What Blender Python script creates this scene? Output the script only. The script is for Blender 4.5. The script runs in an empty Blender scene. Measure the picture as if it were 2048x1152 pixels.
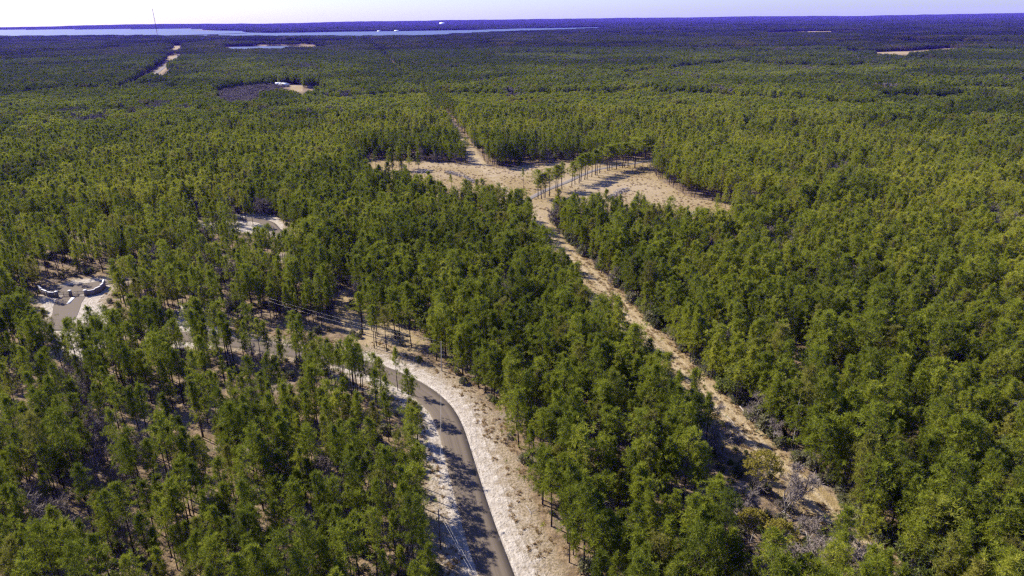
import bpy, math, random
import numpy as np

sc = bpy.context.scene
COL = sc.collection
rng = np.random.default_rng(7)
random.seed(7)

# ------------------------------------------------------------------ camera
CAM_H = 110.0
F = 1365.0                                   # focal length in pixels of the 2048-wide photo (24 mm on 36 mm)
P = math.atan(540.5 / F)                     # pitch below the horizon
A = 0.0127                                   # roll
fw = np.array([0, math.cos(P), -math.sin(P)])
u0 = np.array([0, math.sin(P), math.cos(P)])
r0 = np.array([1.0, 0, 0])
RT = math.cos(A) * r0 - math.sin(A) * u0
UP = math.cos(A) * u0 + math.sin(A) * r0
from mathutils import Matrix, Vector, Euler
cam_d = bpy.data.cameras.new("camera")
cam = bpy.data.objects.new("camera", cam_d)
COL.objects.link(cam)
cam.matrix_world = Matrix(((RT[0], UP[0], -fw[0], 0), (RT[1], UP[1], -fw[1], 0), (RT[2], UP[2], -fw[2], CAM_H), (0, 0, 0, 1)))
cam_d.sensor_width = 36
cam_d.lens = 36 * F / 2048
cam_d.clip_start = 1
cam_d.clip_end = 60000
sc.camera = cam

# ------------------------------------------------------------------ sky, sun, exposure
SUN_EL, SUN_AZ = math.radians(40), math.radians(148)      # azimuth counted from +X
sun_dir = Vector((math.cos(SUN_AZ) * math.cos(SUN_EL), math.sin(SUN_AZ) * math.cos(SUN_EL), math.sin(SUN_EL)))
w = bpy.data.worlds.new("World")
sc.world = w
w.use_nodes = True
nt = w.node_tree
bg = nt.nodes["Background"]
sky = nt.nodes.new("ShaderNodeTexSky")
sky.sky_type = 'NISHITA'
sky.sun_disc = False
sky.sun_elevation = SUN_EL
sky.sun_rotation = math.atan2(sun_dir.x, sun_dir.y)
sky.air_density = 1.0
sky.dust_density = 0.6
sky.ozone_density = 3.0
tintn = nt.nodes.new("ShaderNodeMix")
tintn.data_type = 'RGBA'
tintn.blend_type = 'MULTIPLY'
tintn.inputs[0].default_value = 1.0
tintn.inputs[7].default_value = (0.735, 0.795, 1.40, 1)
nt.links.new(sky.outputs[0], tintn.inputs[6])
nt.links.new(tintn.outputs[2], bg.inputs[0])
bg.inputs[1].default_value = 0.068
sd = bpy.data.lights.new("sun", 'SUN')
sd.energy = 4.2
sd.angle = math.radians(0.5)
sd.color = (1.0, 0.93, 0.83)
so = bpy.data.objects.new("sun", sd)
COL.objects.link(so)
so.rotation_euler = (-sun_dir).to_track_quat('-Z', 'Y').to_euler()
so.location = (0, 0, 150)
sc.view_settings.view_transform = 'Standard'
sc.view_settings.look = 'None'
sc.view_settings.exposure = 1.4
sc.view_settings.gamma = 1
sc.cycles.use_denoising = False
sc.cycles.filter_width = 1.35
sc.cycles.max_bounces = 4
sc.cycles.diffuse_bounces = 2
sc.cycles.glossy_bounces = 2
sc.cycles.transmission_bounces = 2
sc.cycles.volume_bounces = 0
sc.cycles.caustics_reflective = False
sc.cycles.caustics_refractive = False


# ------------------------------------------------------------------ photo pixel <-> ground
def at(px, py, z=0.0):
    d = fw + (px - 1024) / F * RT - (py - 576) / F * UP
    t = (z - CAM_H) / d[2]
    return np.array([0, 0, CAM_H]) + t * d


def G(pts):
    return np.array([at(*p)[:2] for p in pts])


def proj(p):
    v = np.asarray(p, float) - [0, 0, CAM_H]
    z = v @ fw
    return 1024 + F * (v @ RT) / z, 576 - F * (v @ UP) / z


def vnoise(x, y, seed=0):
    xi = np.floor(x).astype(np.int64)
    yi = np.floor(y).astype(np.int64)
    fx, fy = x - xi, y - yi
    fx = fx * fx * (3 - 2 * fx)
    fy = fy * fy * (3 - 2 * fy)

    def h(a, b):
        n = (a * 374761393 + b * 668265263 + seed * 974711) & 0xFFFFFFFF
        n = ((n ^ (n >> 13)) * 1274126177) & 0xFFFFFFFF
        return ((n ^ (n >> 16)) & 0xFFFF) / 65535.0
    return (h(xi, yi) * (1 - fx) + h(xi + 1, yi) * fx) * (1 - fy) + (h(xi, yi + 1) * (1 - fx) + h(xi + 1, yi + 1) * fx) * fy


def cells(x, y, size, seed):
    """Voronoi stand id -> random value, per point"""
    x, y = x + (vnoise(x / 70, y / 70, 61) - .5) * 80, y + (vnoise(x / 70, y / 70, 62) - .5) * 80
    x, y = x / size, y / size
    xi, yi = np.floor(x).astype(np.int64), np.floor(y).astype(np.int64)
    best = np.full(x.shape, 1e9)
    val = np.zeros(x.shape)

    def h(a, b, s):
        n = (a * 374761393 + b * 668265263 + (seed * 31 + s) * 974711) & 0xFFFFFFFF
        n = ((n ^ (n >> 13)) * 1274126177) & 0xFFFFFFFF
        return ((n ^ (n >> 16)) & 0xFFFF) / 65535.0
    for i in (-1, 0, 1):
        for j in (-1, 0, 1):
            a, b = xi + i, yi + j
            d = (a + h(a, b, 1) - x) ** 2 + (b + h(a, b, 2) - y) ** 2
            m = d < best
            best = np.where(m, d, best)
            val = np.where(m, h(a, b, 3), val)
    return val


def seg_dist(x, y, line):
    """unsigned distance to a polyline and the side (+ = right of travel)"""
    best = np.full(x.shape, 1e9)
    side = np.zeros(x.shape)
    for (ax, ay), (bx, by) in zip(line[:-1], line[1:]):
        dx, dy = bx - ax, by - ay
        L = dx * dx + dy * dy + 1e-9
        t = np.clip(((x - ax) * dx + (y - ay) * dy) / L, 0, 1)
        d = np.hypot(x - ax - t * dx, y - ay - t * dy)
        m = d < best
        best = np.where(m, d, best)
        side = np.where(m, np.sign(dy * (x - ax) - dx * (y - ay)), side)
    return best, side


def poly_sd(x, y, poly):
    """signed distance, positive inside"""
    d, _ = seg_dist(x, y, np.vstack([poly, poly[:1]]))
    ins = np.zeros(x.shape, bool)
    n = len(poly)
    for i in range(n):
        (ax, ay), (bx, by) = poly[i], poly[(i + 1) % n]
        c = ((ay > y) != (by > y))
        with np.errstate(divide='ignore', invalid='ignore'):
            xx = (bx - ax) * (y - ay) / (by - ay + 1e-12) + ax
        ins ^= c & (x < xx)
    return np.where(ins, d, -d)


WINDOWS = [
    [(1065, 400), (1065, 432), (1101, 467), (1129, 498), (1163, 540), (1209, 585), (1250, 616), (1275, 644), (1320, 692), (1370, 754), (1388, 757), (1398, 745), (1354, 699), (1302, 651), (1250, 595), (1188, 533), (1143, 495),
     (1108, 449), (1085, 400)],
    [(1455, 838), (1474, 812), (1500, 840), (1542, 884), (1567, 898), (1594, 925), (1635, 956), (1662, 996), (1695, 1026), (1660, 1024), (1615, 995), (1580, 962), (1545, 925), (1505, 885), (1465, 860)],
    [(715, 323), (888, 327), (985, 337), (1062, 331), (1124, 327), (1200, 328), (1300, 320), (1308, 350), (1344, 377), (1406, 402), (1440, 408), (1380, 412), (1330, 415), (1290, 402), (1240, 396), (1200, 386), (1135, 380),
     (1105, 385), (1085, 402), (1058, 396), (1043, 383), (1010, 383), (985, 375), (940, 380), (900, 372), (860, 360), (800, 345), (740, 335)],
    [(1344, 378), (1406, 403), (1440, 407), (1466, 416), (1456, 426), (1400, 430), (1330, 416)],
    [(930, 1170), (1085, 1170), (1030, 990), (985, 905), (955, 840), (905, 780), (865, 745), (775, 708), (735, 702), (733, 745), (790, 770), (845, 815), (850, 880), (865, 960), (890, 1060)],
    [(465, 428), (550, 430), (545, 455), (520, 455), (495, 462), (470, 450)],
    [(80, 575), (110, 568), (215, 557), (216, 590), (190, 606), (178, 630), (160, 622), (135, 612), (105, 605), (78, 592)],
    [(306, 148), (320, 136), (334, 124), (339, 130), (334, 151)], [(343, 113), (359, 113), (354, 119), (341, 121)],
    [(545, 162), (580, 162), (608, 169), (640, 166), (655, 172), (600, 185), (583, 181), (545, 175)],
    [(440, 196), (470, 191), (515, 188), (520, 194), (495, 202), (450, 202)],
    [(545, 66.3), (680, 63.8), (819, 62.2), (950, 60.2), (1034, 57.5), (1208, 54.8), (1195, 56.3), (1110, 59.5), (1027, 62.3), (888, 67.5), (735, 70), (545, 71.5)],
    [(0, 60), (380, 58), (486, 62), (494, 65.5), (494, 71), (200, 70.3), (0, 69.8)],
    [(917, 263), (925, 258), (951, 290), (985, 333), (962, 333), (943, 303)],
    [(336, 91), (371, 90), (371, 96), (338, 98)], [(580, 93), (650, 92), (660, 93.5), (600, 94.8)], [(470, 86.3), (600, 86), (660, 86.6), (600, 87.6)],
    [(1750, 106), (1800, 103.5), (1868, 98), (1922, 94.8), (1928, 96.5), (1885, 100), (1800, 107), (1750, 108.5)], [(453, 98), (475, 94.5), (540, 94), (578, 93.4), (575, 96.5), (540, 98), (470, 99)],
    [(672, 575), (690, 568), (702, 590), (706, 640), (690, 640)], [(730, 660), (800, 655), (850, 690), (870, 730), (800, 705), (735, 690)],
]
WINDOWS = [np.array(q, float) for q in WINDOWS]


def hides(x, y, h, rad, cb=.45, k_lo=0):
    """True where a tree of height h would stand in front of ground that the photo shows"""
    out = np.zeros(x.shape, bool)
    gz = ground_z(x, y)
    for f_ in (1.0, .75, cb):
        for o in (-.4, .4):
            p_ = np.stack([x + o * rad, y, gz + h * f_], 1)
            a, b = proj(p_)
            for q in WINDOWS:
                m = (a > q[:, 0].min()) & (a < q[:, 0].max()) & (b > q[:, 1].min()) & (b < q[:, 1].max()) & ~out
                if m.any():
                    out[m] |= poly_sd(a[m], b[m], q) > 0
    return out


def smooth(line, n=2):
    p = np.array(line, float)
    for _ in range(n):
        q = [p[0]]
        for a, b in zip(p[:-1], p[1:]):
            q += [a * .75 + b * .25, a * .25 + b * .75]
        q.append(p[-1])
        p = np.array(q)
    return p


# ------------------------------------------------------------------ plan of the place
ROAD = smooth(np.vstack([[[14, 60]], G([(1032, 1270), (993, 1152), (961, 1064), (932, 967), (914, 901), (900, 853), (881, 818), (857, 795), (832, 777), (800, 760), (767, 746),
                                          (733, 735), (680, 722), (600, 706), (530, 694), (462, 684), (347, 671), (230, 657), (110, 652), (-60, 660), (-300, 690)])]))
DRIVE = smooth(G([(112, 652), (120, 632), (133, 606), (147, 583), (170, 573), (215, 565), (300, 548), (420, 537), (520, 524), (585, 510), (604, 500), (590, 484), (560, 470), (546, 457),
                  (538, 447), (515, 440), (480, 437.5), (440, 441), (400, 446), (330, 454), (200, 468), (60, 480), (-120, 496)]))
ROW = smooth(G([(736, 85), (750, 97), (771, 118), (795, 139), (831, 173), (876, 215), (910, 257), (943, 302), (961, 329), (1008, 375), (1054, 420), (1092, 449), (1126, 495), (1168, 533), (1229, 595), (1279, 651),
                (1329, 699), (1385, 755), (1460, 835), (1525, 898), (1556, 935), (1592, 956), (1622, 996), (1690, 1060), (1750, 1120), (1850, 1230)]), 1)[::-1]
LANE = smooth(G([(985, 428), (1030, 411), (1064, 395), (1089, 381.5), (1112, 372.5), (1135.5, 363.6), (1159.5, 351.7), (1189, 340), (1227, 332.5), (1264, 328), (1294, 322), (1330, 316), (1380, 309)]), 1)
CLEAR = G([(690, 322), (784, 319), (888, 325), (943, 328.5), (985, 334), (1000, 337.5), (1062, 329), (1124, 325.5), (1190, 326), (1240, 321.5), (1300, 317), (1312, 322), (1308, 350), (1324, 363), (1344, 375),
           (1379, 395), (1406, 400), (1439, 405), (1469, 416), (1530, 424), (1580, 430), (1560, 440), (1480, 440), (1460, 455), (1420, 480), (1320, 478), (1290, 462), (1200, 452), (1140, 446), (1112, 432), (1085, 440),
           (1065, 455), (1055, 440), (1030, 424), (990, 415), (940, 410), (900, 404), (860, 397), (800, 390), (755, 372), (735, 350), (712, 333)])
GATE_SAND = G([(60, 600), (90, 575), (150, 556), (225, 550), (240, 575), (215, 600), (255, 640), (230, 690), (160, 735), (110, 720), (85, 660)])
LOOP_SAND = G([(395, 450), (440, 428), (520, 424), (556, 430), (575, 450), (560, 470), (530, 470), (480, 466), (420, 470)])
SMALL_SAND = [G([(250, 470), (300, 440), (330, 452), (300, 480), (230, 500)]), G([(350, 610), (420, 600), (470, 640), (440, 700), (330, 700)])]
SMALL_TAN = [G([(670, 610), (690, 570), (712, 590), (740, 640), (800, 650), (860, 690), (800, 715), (700, 690)]),
             G([(1955, 200), (1985, 205), (1990, 222), (1962, 218)])]
HWAY = smooth(G([(368, 100), (352, 113), (337, 130), (312, 147), (285, 163), (230, 190)]), 1)
HWAY_E = smooth(G([(335, 148), (352, 151), (434, 160.5), (520, 169), (650, 172), (740, 174), (860, 178)]), 1)
YARD = G([(578, 169), (604, 168.5), (606, 182), (584, 184)])
YARD2 = G([(430, 190), (520, 176), (560, 178), (540, 200), (480, 220), (440, 215)])
FAR_TAN = [G([(336, 92), (372, 91), (372, 99), (338, 100)]), G([(455, 87), (560, 85.5), (680, 86.5), (680, 89), (560, 88.6), (460, 89.5)]), G([(575, 93), (650, 92), (670, 94), (600, 96.5)]),
           G([(1688, 106), (1800, 102), (1868, 97), (1926, 93.5), (1934, 99), (1885, 105), (1800, 112), (1700, 114)]), G([(1530, 66), (1600, 63), (1720, 62), (1722, 65), (1620, 69), (1540, 70)]),
           G([(338, 112), (362, 112), (362, 121), (338, 121)])]
POND = G([(440, 98), (470, 95), (520, 93.6), (578, 93), (600, 95), (575, 98), (520, 102), (455, 103)])
LAKE = G([(-1400, 76), (-600, 67.3), (0, 59.7), (200, 58.5), (380, 57.6), (428, 57.2), (410, 59.2), (381, 60.6), (430, 61.3), (486, 62), (494, 65), (540, 66), (600, 65.4), (680, 63.6), (819, 62), (950, 60), (1034, 57.2),
          (1120, 56), (1208, 54.2), (1228, 54.6), (1205, 57.4), (1110, 61), (1027, 65), (950, 69), (888, 72), (795, 75.5), (740, 74.5), (600, 77), (500, 77), (400, 76.5), (330, 75.5), (200, 75.5), (0, 75), (-600, 83), (-1400, 94)])
# open pine wood with sand and litter showing between the trunks
OPEN_WOOD = np.vstack([G([(905, 1260), (880, 1000), (845, 850), (790, 790), (700, 760), (560, 725), (430, 708), (300, 690), (150, 735), (-100, 690), (-400, 760)]), [[-140, 60], [0, 60]]])
MID_WOOD = G([(-200, 620), (80, 600), (230, 560), (420, 530), (600, 500), (560, 440), (430, 430), (230, 440), (-200, 460)])
MID_WOOD2 = G([(230, 575), (420, 545), (600, 515), (660, 560), (720, 700), (600, 690), (460, 670), (300, 655)])


def fields(x, y):
    """signed distances in metres (positive inside) of the sand and of the dry grass, and wheel-rut strength"""
    dr, s = seg_dist(x, y, ROAD)
    west = np.clip((-x - 50) / 25, 0, 1)
    sand = np.where(s > 0, 14.5 - 5.5 * west, 12.5 - 6.0 * west) - dr
    # the ROAD runs away from the camera, right of travel = right-hand verge
    dd, _ = seg_dist(x, y, DRIVE)
    sand = np.maximum(sand, 7.5 - dd)
    for p in [GATE_SAND, LOOP_SAND] + SMALL_SAND:
        sand = np.maximum(sand, (1.7 if p is GATE_SAND else 3) * poly_sd(x, y, p))
    tan = poly_sd(x, y, CLEAR)
    drow, srow = seg_dist(x, y, ROW)
    off = drow * srow
    wl = np.interp(y, [120, 165, 200, 330, 440, 520, 620, 700], [7.5, 8.5, 12.5, 13, 10.5, 8.5, 6.5, 3.5])
    tan = np.maximum(tan, np.where(srow < 0, wl, 4.9) - drow)
    dl, _ = seg_dist(x, y, LANE)
    tan = np.maximum(tan, 5.5 - dl)
    for p in SMALL_TAN + [YARD, YARD2] * 0 + [YARD] + FAR_TAN:
        tan = np.maximum(tan, poly_sd(x, y, p))
    dh, _ = seg_dist(x, y, HWAY)
    de, _ = seg_dist(x, y, HWAY_E)
    tan = np.maximum(tan, np.maximum(12 - dh, 5 - de))
    rut = np.exp(-((np.abs(off - 0.5) - 1.5) / .6) ** 2) + .7 * np.exp(-((np.abs(off + 2.2) - .5) / .5) ** 2)
    rut = np.where(drow < 5, rut, 0)
    return sand, tan, rut, dr, s, dd, drow, off, dl, dh, de


def ground_z(x, y):
    r = np.hypot(x, y)
    k = np.clip((r - 900) / 1500, 0, 1) * np.clip((5200 - r) / 800, 0, 1)
    return k * (14 * vnoise(x / 620 + 9, y / 620 + 3, 5) - 7) * .8


# ------------------------------------------------------------------ node helpers
def new_mat(name):
    m = bpy.data.materials.new(name)
    m.use_nodes = True
    t = m.node_tree
    b = t.nodes["Principled BSDF"]
    b.inputs["Roughness"].default_value = .9
    b.inputs["Specular IOR Level"].default_value = .15
    return m, t, b


def N(t, kind, **kw):
    n = t.nodes.new(kind)
    for k, v in kw.items():
        setattr(n, k, v)
    return n


def noise(t, vec, scale, detail=3, rough=.55):
    n = N(t, "ShaderNodeTexNoise")
    n.inputs["Scale"].default_value = scale
    n.inputs["Detail"].default_value = detail
    n.inputs["Roughness"].default_value = rough
    if vec is not None:
        t.links.new(vec, n.inputs["Vector"])
    return n.outputs["Fac"]


def mth(t, op, a, b=None, clamp=False):
    n = N(t, "ShaderNodeMath", operation=op, use_clamp=clamp)
    for i, v in enumerate((a, b)):
        if v is None:
            continue
        if isinstance(v, (int, float)):
            n.inputs[i].default_value = v
        else:
            t.links.new(v, n.inputs[i])
    return n.outputs[0]


def ramp(t, fac, lo, hi):
    n = N(t, "ShaderNodeMapRange")
    n.interpolation_type = 'SMOOTHSTEP'
    n.inputs[1].default_value = lo
    n.inputs[2].default_value = hi
    t.links.new(fac, n.inputs[0])
    return n.outputs[0]


def mix(t, fac, a, b, blend='MIX'):
    n = N(t, "ShaderNodeMix", data_type='RGBA', blend_type=blend)
    if isinstance(fac, (int, float)):
        n.inputs[0].default_value = fac
    else:
        t.links.new(fac, n.inputs[0])
    for i, v in ((6, a), (7, b)):
        if isinstance(v, tuple):
            n.inputs[i].default_value = v if len(v) == 4 else v + (1,)
        else:
            t.links.new(v, n.inputs[i])
    return n.outputs[2]


def attr(t, name, kind='GEOMETRY'):
    n = N(t, "ShaderNodeAttribute", attribute_type=kind, attribute_name=name)
    return n.outputs["Fac"]


def bump(t, b, h, dist, strength=.6):
    n = N(t, "ShaderNodeBump")
    n.inputs["Strength"].default_value = strength
    n.inputs["Distance"].default_value = dist
    t.links.new(h, n.inputs["Height"])
    t.links.new(n.outputs[0], b.inputs["Normal"])


def position(t):
    return N(t, "ShaderNodeNewGeometry").outputs["Position"]


# ------------------------------------------------------------------ materials
def ground_material():
    m, t, b = new_mat("ground")
    p = position(t)
    n1, n2, n3 = noise(t, p, .09, 4), noise(t, p, .45, 4), noise(t, p, 1.6, 4, .65)
    nf = noise(t, p, .012, 3)
    litter = mix(t, ramp(t, n2, .35, .65), (.115, .080, .044), (.225, .163, .098))
    litter = mix(t, ramp(t, n1, .52, .72), litter, (.185, .15, .11))
    litter = mix(t, ramp(t, n3, .55, .75), litter, (.05, .048, .024))
    tan = mix(t, ramp(t, n2, .32, .68), (.185, .133, .060), (.275, .208, .104))
    tan = mix(t, ramp(t, nf, .38, .66), tan, mix(t, ramp(t, n3, .3, .7), (.255, .194, .113), (.325, .26, .163)))
    tan = mix(t, mth(t, 'MULTIPLY', ramp(t, n3, .56, .72), .6), tan, (.095, .066, .036))
    tan = mix(t, mth(t, 'MULTIPLY', ramp(t, n1, .58, .75), .5), tan, (.155, .105, .056))
    tan = mix(t, mth(t, 'MULTIPLY', attr(t, "rut"), mth(t, 'ADD', n2, .35), True), tan, (.335, .268, .17))
    sand = mix(t, ramp(t, n2, .35, .7), (.31, .268, .215), (.42, .375, .315))
    sand = mix(t, mth(t, 'MULTIPLY', ramp(t, n3, .56, .68), ramp(t, n1, .40, .62)), sand, (.14, .12, .07))
    sand = mix(t, mth(t, 'MULTIPLY', ramp(t, noise(t, p, .8, 4, .6), .54, .66), .85), sand, (.20, .165, .115))
    st1 = N(t, "ShaderNodeTexNoise", noise_dimensions='1D')
    st1.inputs["Scale"].default_value = 1.15
    st1.inputs["Detail"].default_value = 3
    t.links.new(mth(t, 'ADD', attr(t, "sand"), mth(t, 'MULTIPLY', n1, 1.6)), st1.inputs["W"])
    sand = mix(t, mth(t, 'MULTIPLY', ramp(t, st1.outputs[0], .52, .68), mth(t, 'ADD', mth(t, 'MULTIPLY', n2, .9), .1)), sand, (.20, .165, .118))
    sand = mix(t, mth(t, 'MULTIPLY', ramp(t, st1.outputs[0], .46, .30), .5), sand, (.46, .42, .36))
    wob = mth(t, 'ADD', mth(t, 'MULTIPLY', mth(t, 'SUBTRACT', noise(t, p, .16, 4), .5), 7.0), mth(t, 'MULTIPLY', mth(t, 'SUBTRACT', n3, .5), 4.5))
    ft = ramp(t, mth(t, 'ADD', attr(t, "tan"), wob), -.8, .8)
    fs = ramp(t, mth(t, 'ADD', attr(t, "sand"), wob), -.9, .9)
    # the outer verge carries thin tan grass over the sand
    tan_edge = ramp(t, mth(t, 'ADD', attr(t, "sand"), mth(t, 'MULTIPLY', mth(t, 'SUBTRACT', n2, .5), 11.0)), 2.5, 8.0)
    sand = mix(t, tan_edge, mix(t, ramp(t, n3, .40, .6), (.27, .215, .15), (.16, .125, .07)), sand)
    c = mix(t, ft, litter, tan)
    c = mix(t, fs, c, sand)
    t.links.new(c, b.inputs["Base Color"])
    b.inputs["Specular IOR Level"].default_value = .05
    bump(t, b, mth(t, 'ADD', n2, n3), .5, .8)
    return m


def road_material(name, c1, c2, streak=None):
    m, t, b = new_mat(name)
    p = position(t)
    c = mix(t, noise(t, p, .25, 5), c1, c2)
    c = mix(t, mth(t, 'MULTIPLY', ramp(t, noise(t, p, 3.0, 3), .5, .8), .25), c, (.055, .047, .038))
    if streak:
        u = attr(t, "lane")
        s = N(t, "ShaderNodeTexNoise", noise_dimensions='1D')
        s.inputs["Scale"].default_value = 2.2
        s.inputs["Detail"].default_value = 3
        t.links.new(u, s.inputs["W"])
        c = mix(t, mth(t, 'MULTIPLY', ramp(t, s.outputs[0], .42, .66), .55), c, streak)
        if name == "asphalt":
            au = mth(t, 'ABSOLUTE', u)
            for w0 in (.95, 2.65):                       # worn wheel paths
                band = ramp(t, mth(t, 'ABSOLUTE', mth(t, 'SUBTRACT', au, w0)), .42, .12)
                c = mix(t, mth(t, 'MULTIPLY', band, mth(t, 'MULTIPLY', noise(t, p, .12, 3), .75)), c, (.078, .061, .045))
            drift = mth(t, 'ADD', au, mth(t, 'MULTIPLY', mth(t, 'SUBTRACT', noise(t, p, .5, 5, .65), .5), 2.2))
            c = mix(t, mth(t, 'MULTIPLY', ramp(t, drift, 3.45, 4.0), .8), c, (.30, .26, .21))
    t.links.new(c, b.inputs["Base Color"])
    bump(t, b, noise(t, p, 6, 3), .03, .5)
    return m


def needle_material(name, dark, mid, light, transl=.28):
    m, t, b = new_mat(name)
    ti = attr(t, "tint", 'INSTANCER')
    tone = attr(t, "tone")
    rnd = N(t, "ShaderNodeObjectInfo").outputs["Random"]
    v = mth(t, 'ADD', ti, mth(t, 'MULTIPLY', mth(t, 'SUBTRACT', rnd, .5), .22))
    v = mth(t, 'ADD', v, mth(t, 'MULTIPLY', mth(t, 'SUBTRACT', tone, .5), .75), True)
    r = N(t, "ShaderNodeValToRGB")
    r.color_ramp.elements[0].color = dark + (1,)
    r.color_ramp.elements[1].color = light + (1,)
    e = r.color_ramp.elements.new(.5)
    e.color = mid + (1,)
    t.links.new(v, r.inputs[0])
    hue = mix(t, mth(t, 'MULTIPLY', ramp(t, rnd, .90, .97), .55 if "pine" in name else 0.0), r.outputs[0], (.105, .082, .026))
    t.links.new(hue, b.inputs["Base Color"])
    b.inputs["Roughness"].default_value = .6
    b.inputs["Specular IOR Level"].default_value = 0
    tr = N(t, "ShaderNodeBsdfTranslucent")
    t.links.new(mix(t, .35, hue, (0, 0, 0)), tr.inputs[0])
    mx = N(t, "ShaderNodeAddShader")
    t.links.new(b.outputs[0], mx.inputs[0])
    t.links.new(tr.outputs[0], mx.inputs[1])
    t.links.new(mx.outputs[0], t.nodes["Material Output"].inputs[0])
    return m


def plain(name, c1, c2, scale=2.0, rough=.9, metal=0.0, stretch=None):
    m, t, b = new_mat(name)
    co = N(t, "ShaderNodeTexCoord").outputs["Object"]
    if stretch:
        mp = N(t, "ShaderNodeMapping")
        mp.inputs["Scale"].default_value = stretch
        t.links.new(co, mp.inputs[0])
        co = mp.outputs[0]
    t.links.new(mix(t, ramp(t, noise(t, co, scale, 4), .3, .7), c1, c2), b.inputs["Base Color"])
    b.inputs["Roughness"].default_value = rough
    b.inputs["Metallic"].default_value = metal
    return m


M = {}
M["ground"] = ground_material()
M["road"] = road_material("asphalt", (.112, .088, .064), (.137, .111, .082), (.088, .069, .051))
M["lane"] = road_material("lane_gravel", (.15, .13, .112), (.185, .162, .14), (.12, .105, .09))
M["pine"] = needle_material("pine_needles", (.046, .058, .009), (.130, .146, .015), (.232, .226, .028))
M["farpine_shaded"] = needle_material("distant_pine_needles_shaded", (.018, .021, .006), (.046, .051, .010), (.085, .088, .016))  # pine needles darkened: shade of the crowns' near sides put into the colour
M["leaf"] = needle_material("evergreen_leaves", (.035, .05, .014), (.085, .10, .024), (.14, .148, .035), .4)
M["shrub"] = needle_material("shrub_leaves", (.05, .056, .026), (.10, .10, .052), (.16, .145, .09), .2)
M["yellow"] = needle_material("yellow_leaves", (.085, .075, .014), (.15, .128, .022), (.22, .18, .04), .3)
M["dry"] = needle_material("dry_blades", (.12, .078, .03), (.20, .14, .068), (.29, .22, .13), .2)
M["bark"] = plain("pine_bark", (.025, .02, .017), (.065, .050, .043), 1.5, .95, 0, (4, 4, .8))
M["grey"] = plain("grey_bark", (.20, .18, .168), (.34, .305, .285), 1.5, .95)
M["twig"] = plain("twigs", (.15, .122, .10), (.27, .225, .19), .8, .95)
M["pale"] = plain("pale_dead_wood", (.20, .17, .14), (.32, .28, .24), 1.5, .9, 0, (1, 1, 5))
M["lilac"] = plain("lilac_twigs", (.20, .16, .17), (.34, .28, .29), .5, .95)
M["wood"] = plain("pole_wood", (.10, .078, .06), (.17, .137, .11), 1.0, .9, 0, (6, 6, .6))
M["steel"] = plain("galvanised_steel", (.45, .45, .46), (.6, .6, .6), 3, .45, .6)
M["wire"] = plain("aluminium_wire", (.30, .295, .29), (.38, .37, .36), 1, .45, .3)
M["iron"] = plain("black_iron", (.02, .02, .022), (.045, .042, .04), 4, .5, .4)
M["stone"] = plain("wall_stone", (.17, .145, .13), (.26, .22, .20), 1.6, .9)
M["white"] = plain("white_concrete", (.55, .53, .52), (.66, .65, .63), 1.2, .8)
M["roofw"] = plain("white_roof_metal", (.78, .79, .82), (.86, .86, .88), .4, .5)
M["roofg"] = plain("grey_roof_shingle", (.25, .22, .22), (.34, .31, .30), .8, .9)
M["siding"] = plain("house_siding", (.42, .38, .36), (.55, .50, .46), .6, .8)
M["glass"] = plain("window_glass", (.03, .035, .045), (.05, .055, .07), 1, .1)
M["red"] = plain("mast_red_paint", (.35, .05, .04), (.42, .07, .05), 1, .6)


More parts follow.
